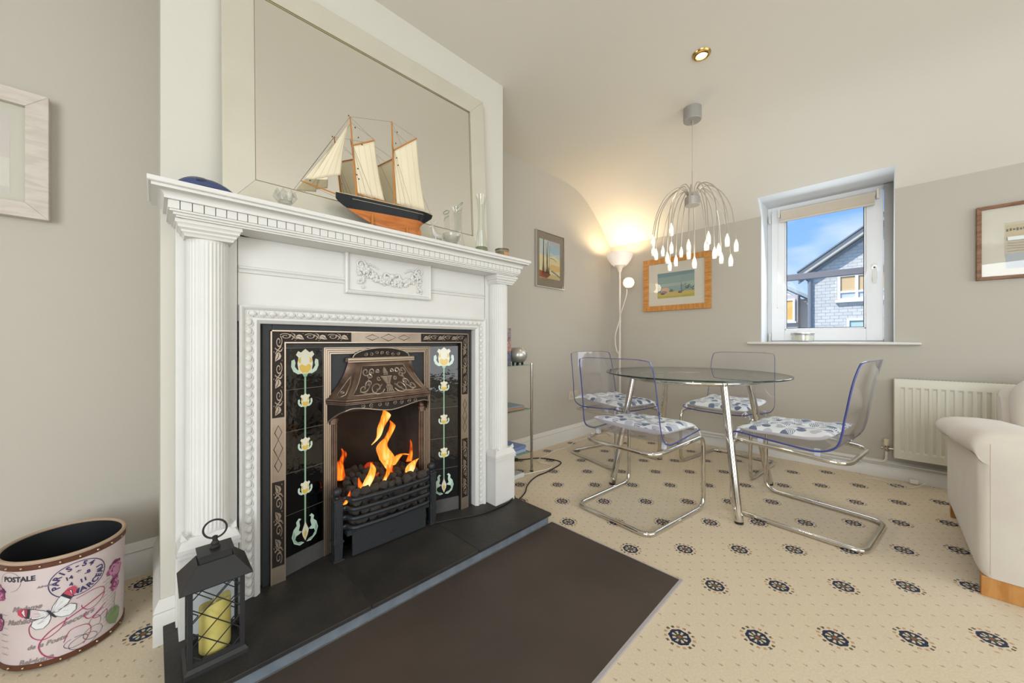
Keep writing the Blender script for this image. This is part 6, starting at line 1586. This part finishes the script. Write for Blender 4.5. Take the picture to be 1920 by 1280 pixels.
# ---------------------------------------------------------------- upholstered armchair at the right edge
arm_t = thing('armchair', 'cream upholstered roll-arm armchair on oak plinth at right edge', 'armchair', (2.7, -0.75, 0))
def arm_mesh(y_out, s):
    """s = +1: the arm whose outer side faces +y"""
    mb = MB(); xs = [2.205, 2.209, 2.222, 2.245, 2.30, 2.5, 2.75, 2.95, 3.06, 3.10, 3.118, 3.122]
    def sec(x):
        t = (x - 2.205) / (3.122 - 2.205)
        e = 0.0
        if x < 2.245: e = 1 - math.sqrt(max(1 - ((2.245 - x) / .04) ** 2, 0))
        if x > 3.06: e = 1 - math.sqrt(max(1 - ((x - 3.06) / .0625) ** 2, 0))
        top = .618 - .075 * t ** 1.2 - .03 * e; sh = .030 * e
        R_ = .052; yc = y_out - .035; zc = top - R_
        pts = [(y_out - .014 - sh, .075), (y_out - .003 - sh, .10), (y_out - sh, .16), (y_out - sh, .34), (y_out - .003 - sh, zc - R_ * .98)]
        ov = .026 * min(1, max(0, (x - 2.24) / .12))
        for k in range(0, 9):
            a = -PI * .42 + (PI * .92) * k / 8; pts.append((yc + (R_ + ov * (1 if k < 7 else .4)) * math.cos(a) * (1 - .3 * e), zc + R_ * math.sin(a) * (1 - .15 * e)))
        pts += [(y_out - .10, top + .004), (y_out - .17, top), (y_out - .225, top - .022), (y_out - .25 + sh, top - .06), (y_out - .255 + sh, .30), (y_out - .255 + sh, .075)]
        return pts
    secs = [sec(x) for x in xs]; n = len(secs[0]); cy = y_out - .125
    for x, p in zip(xs, secs):
        for y, z in p: mb.v.append((x, (y if s > 0 else 2 * cy - y) , z))
    for i in range(len(xs) - 1):
        for k in range(n - 1): mb.f.append((i * n + k, i * n + k + 1, (i + 1) * n + k + 1, (i + 1) * n + k)); mb.m.append(0)
        mb.f.append((i * n + n - 1, i * n, (i + 1) * n, (i + 1) * n + n - 1)); mb.m.append(0)
    mb.f.append(tuple(range(n))); mb.f.append(tuple(range((len(xs) - 1) * n, len(xs) * n))); mb.m += [0, 0]
    return mb
A_ = obj('arm', arm_mesh(-0.250, 1), fabric_m, arm_t, smooth=55)
obj('seam', MB().tube([(2.2055, -.258 - .025, z) for z in (.09, .3, .5, .57)], .0016, 6), M('piped_seam', '#bfb2a2', .9), A_)
obj('arm', arm_mesh(-1.02, -1), fabric_m, arm_t, smooth=55)
sx_ = MB().box(2.215, 3.06, -1.03, -.495, .075, .30); obj('seat_base', sx_, fabric_m, arm_t, bevel=.02)
def puff(c, r, name, par=arm_t, k=5, rot=None, mt=fabric_m):
    mb = MB()
    def f(u, v):
        th_, ph = 2 * PI * u, PI * v
        x, y, z = math.sin(ph) * math.cos(th_), math.sin(ph) * math.sin(th_), math.cos(ph)
        q = lambda a, e: math.copysign(abs(a) ** e, a)
        p = Vector((r[0] * q(x, .42), r[1] * q(y, .42), r[2] * q(z, .55)))
        if rot: p = rot @ p
        return Vector(c) + p
    mb.grid(f, 40, 20, wrap=True); return obj(name, mb, mt, par, smooth=80)
puff((2.60, -.765, .375), (.37, .262, .085), 'seat_cushion_pad')
obj('back', MB().prism([(2.98, .075), (3.13, .075), (3.30, .60), (3.30, .68), (3.24, .70), (3.16, .68), (3.06, .45)], lambda u, v, k: (u, -1.06 if k else -.44, v)), fabric_m, arm_t, bevel=.03)
puff((3.09, -.745, .60), (.10, .285, .185), 'back_cushion', rot=Matrix.Rotation(math.radians(14), 3, 'Y'))
oak = M('beech_plinth', '#c08a4c', 0.4, grain=(7, '#ad7638', (1, 5, 1)))
obj('plinth_rail', MB().box(2.212, 2.245, -1.25, -.262, 0.0, .074), oak, arm_t, smooth=0, bevel=.002)
obj('rear_foot', MB().box(3.07, 3.11, -.31, -.262, 0, .075), oak, arm_t, smooth=0, bevel=.002)
obj('rear_foot', MB().box(3.07, 3.11, -1.25, -1.20, 0, .075), oak, arm_t, smooth=0, bevel=.002)

# ---------------------------------------------------------------- glass and chrome shelf unit behind the fireplace
su = thing('shelf_unit', 'chrome and glass three-tier shelf unit behind the right fireplace column', 'shelf', (1.80, 1.94, 0))
ux0, ux1, uy0, uy1 = 1.63, 1.972, 1.798, 2.085
for x in (ux0, ux1):
    for y in (uy0, uy1):
        p = obj('post', MB().tube([(x, y, .004), (x, y, .790)], .0095, 14), chrome2_m, su)
        obj('foot', MB().lathe([(.013, 0), (.013, .006), (.009, .008)], (x, y, 0), 14), black_pl, p); obj('post_cap', MB().lathe([(.0105, .785), (.0105, .792), (1e-6, .794)], (x, y, 0), 14), chrome_m, p)
sg = thin_glass('green_shelf_glass', '#cfe0d8', 1.2); sge = M('green_glass_edge', '#86a296', .15, spec=.8)
shz = (.776, .452, .139)
for z in shz:
    p = obj('glass_shelf', MB().box(ux0 + .004, ux1 - .004, uy0 + .004, uy1 - .004, z, z + .005), sg, su, smooth=0)
    e = MB().box(ux0 + .004, ux1 - .004, uy0 + .002, uy0 + .004, z, z + .005).box(ux1 - .004, ux1 - .002, uy0 + .004, uy1 - .004, z, z + .005); obj('shelf_edge', e, sge, p, smooth=0)
S_ = (1.912, 1.882, .7815)
bs_ = thing('ball_speaker', 'silver ball-shaped speaker on top of the glass shelf unit', 'speaker', S_)
obj('ball', MB().lathe([(0.03136, 0.01296), (0.05376, 0.02376), (0.06888, 0.0486), (0.07168, 0.07344), (0.06496, 0.09936), (0.04928, 0.1188), (0.04256, 0.12366), (0.04032, 0.12096), (1e-06, 0.11664)], S_, 32), silver_m, bs_)
for a in (-.8, -2.3, .9, 2.4): obj('foot', MB().lathe([(.008, 0), (.010, .018)], (S_[0] + .033 * math.cos(a), S_[1] + .033 * math.sin(a), S_[2]), 10), black_pl, bs_)
tn_ = thing('patterned_tin', 'narrow red and blue patterned tin beside the silver ball speaker', 'tin', (1.80, 1.905, .781))
tcm = MB().box(1.765, 1.835, 1.875, 1.935, .781, 1.045); obj('box', tcm, M('tin_print', '#6a5a6a', .5, mottle=(60, '#b8a4a0', .9)), tn_, smooth=0, bevel=.002)
obj('band', MB().box(1.764, 1.836, 1.874, 1.936, .88, .95), M('tin_red', '#9a5a58', .5, mottle=(60, '#c8b0a6', .9)), tn_, smooth=0); obj('band', MB().box(1.764, 1.836, 1.874, 1.936, .785, .87), M('tin_blue', '#4b5170', .5, mottle=(60, '#8d8da0', .8)), tn_, smooth=0)
bk_ = thing('box_file', 'flat brown and blue box lying on the middle glass shelf', 'box', (1.80, 1.92, .457))
obj('case', MB().box(1.68, 1.925, 1.825, 2.02, .4575, .478), M('tan_card', '#a8866a', .6), bk_, smooth=0, bevel=.002); obj('lid', MB().box(1.682, 1.923, 1.823, 2.022, .478, .488), M('blue_grey_card', '#8a98a3', .6), bk_, smooth=0, bevel=.002)
for i, (dz, c, nm, lb) in enumerate(((0, '#a9bddd', 'blue_folder', 'pale blue folder on the bottom glass shelf, lowest of the papers'), (.022, '#7f93c4', 'paper_folder', 'blue paper folder lying tilted on the pale blue folder'))):
    mb = MB(); z = .1445 + dz; c_ = (1.815 + .005 * i, 1.935)
    mb.obox((c_[0], c_[1], z + .0105), Vector((math.cos(.1 * i), math.sin(.1 * i), 0)) * .130, Vector((-math.sin(.1 * i), math.cos(.1 * i), 0)) * .105, (0, 0, .0100))
    t = thing(nm, lb, 'folder', (c_[0], c_[1], z)); obj('cover', mb, M('card_' + nm, c, .6), t, smooth=0, bevel=.001)
    m2 = MB(); m2.obox((c_[0] + .002, c_[1], z + .0105), Vector((math.cos(.1 * i), math.sin(.1 * i), 0)) * .1305, Vector((-math.sin(.1 * i), math.cos(.1 * i), 0)) * .103, (0, 0, .0070)); obj('pages', m2, M('page_white', '#dfe2e8', .8), t, smooth=0)
rt = thing('adapter_box', 'small white adapter box on the carpet under the shelf unit', 'adapter', (1.83, 1.80, 0))
obj('case', MB().box(1.74, 1.852, 1.758, 1.83, .001, .030), M('white_gloss_plastic', '#dfe0e2', .35), rt, bevel=.004)
obj('top_panel', MB().box(1.752, 1.842, 1.768, 1.82, .0300, .0315), M('grey_panel', '#b2b4b8', .4), rt, smooth=0)

# ---------------------------------------------------------------- cables
def cable(name, label, pts, r, mt, n=8, plug=None):
    t = thing(name, label, 'cable', pts[0])
    obj('flex', MB().tube(spline(pts, n), r, 7), mt, t)
    if plug: 
        p, q, s = plug; obj('plug', MB().bar(p, q, s, s * .8), mt, t, bevel=.003)
    return t
zc_ = HZ + .0045
cable('black_cable', 'black cable running across the hearth and looping over the carpet', [(.985, 1.535, zc_), (1.08, 1.50, zc_), (1.20, 1.452, zc_), (1.32, 1.440, zc_), (1.41, 1.452, zc_), (1.472, 1.478, zc_ + .001), (1.492, 1.492, .045), (1.515, 1.505, .006), (1.555, 1.520, .005), (1.66, 1.568, .005), (1.73, 1.62, .005), (1.83, 1.672, .005), (1.93, 1.70, .005), (2.02, 1.70, .005), (2.13, 1.715, .005), (2.24, 1.74, .005), (2.28, 1.78, .005), (2.27, 1.86, .005), (2.22, 1.95, .006), (2.12, 2.00, .008), (2.06, 2.03, .010)], .0042, black_pl, plug=((2.06, 2.03, .014), (2.03, 2.045, .014), .026))
cable('white_cable', 'white cable from the adapter box curving over the carpet towards the lamp', [(1.855, 1.79, .012), (1.90, 1.775, .005), (1.98, 1.76, .005), (2.06, 1.725, .0105), (2.13, 1.735, .013), (2.17, 1.80, .006), (2.15, 1.88, .006), (2.20, 1.93, .006), (2.32, 1.95, .005), (2.48, 1.985, .005), (2.64, 1.975, .005), (2.80, 2.02, .005), (2.98, 2.03, .005), (3.16, 2.0, .005), (3.27, 1.95, .005)], .0032, white_pl)
cable('radiator_cable', 'thin white wire lying on the carpet below the radiator', [(3.40, .02, .004), (3.47, .10, .004), (3.54, .05, .004), (3.50, -.04, .004), (3.45, -.10, .004), (3.53, -.16, .006), (3.60, -.20, .02)], .0022, white_pl, plug=((3.60, -.13, .02), (3.60, -.17, .02), .034))
cable('shelf_cable', 'short white looped cable hanging at back of the shelf unit', [(1.972, 2.098, .70), (2.00, 2.10, .68), (2.015, 2.10, .63), (2.00, 2.10, .585), (1.965, 2.098, .57)], .0022, white_pl)
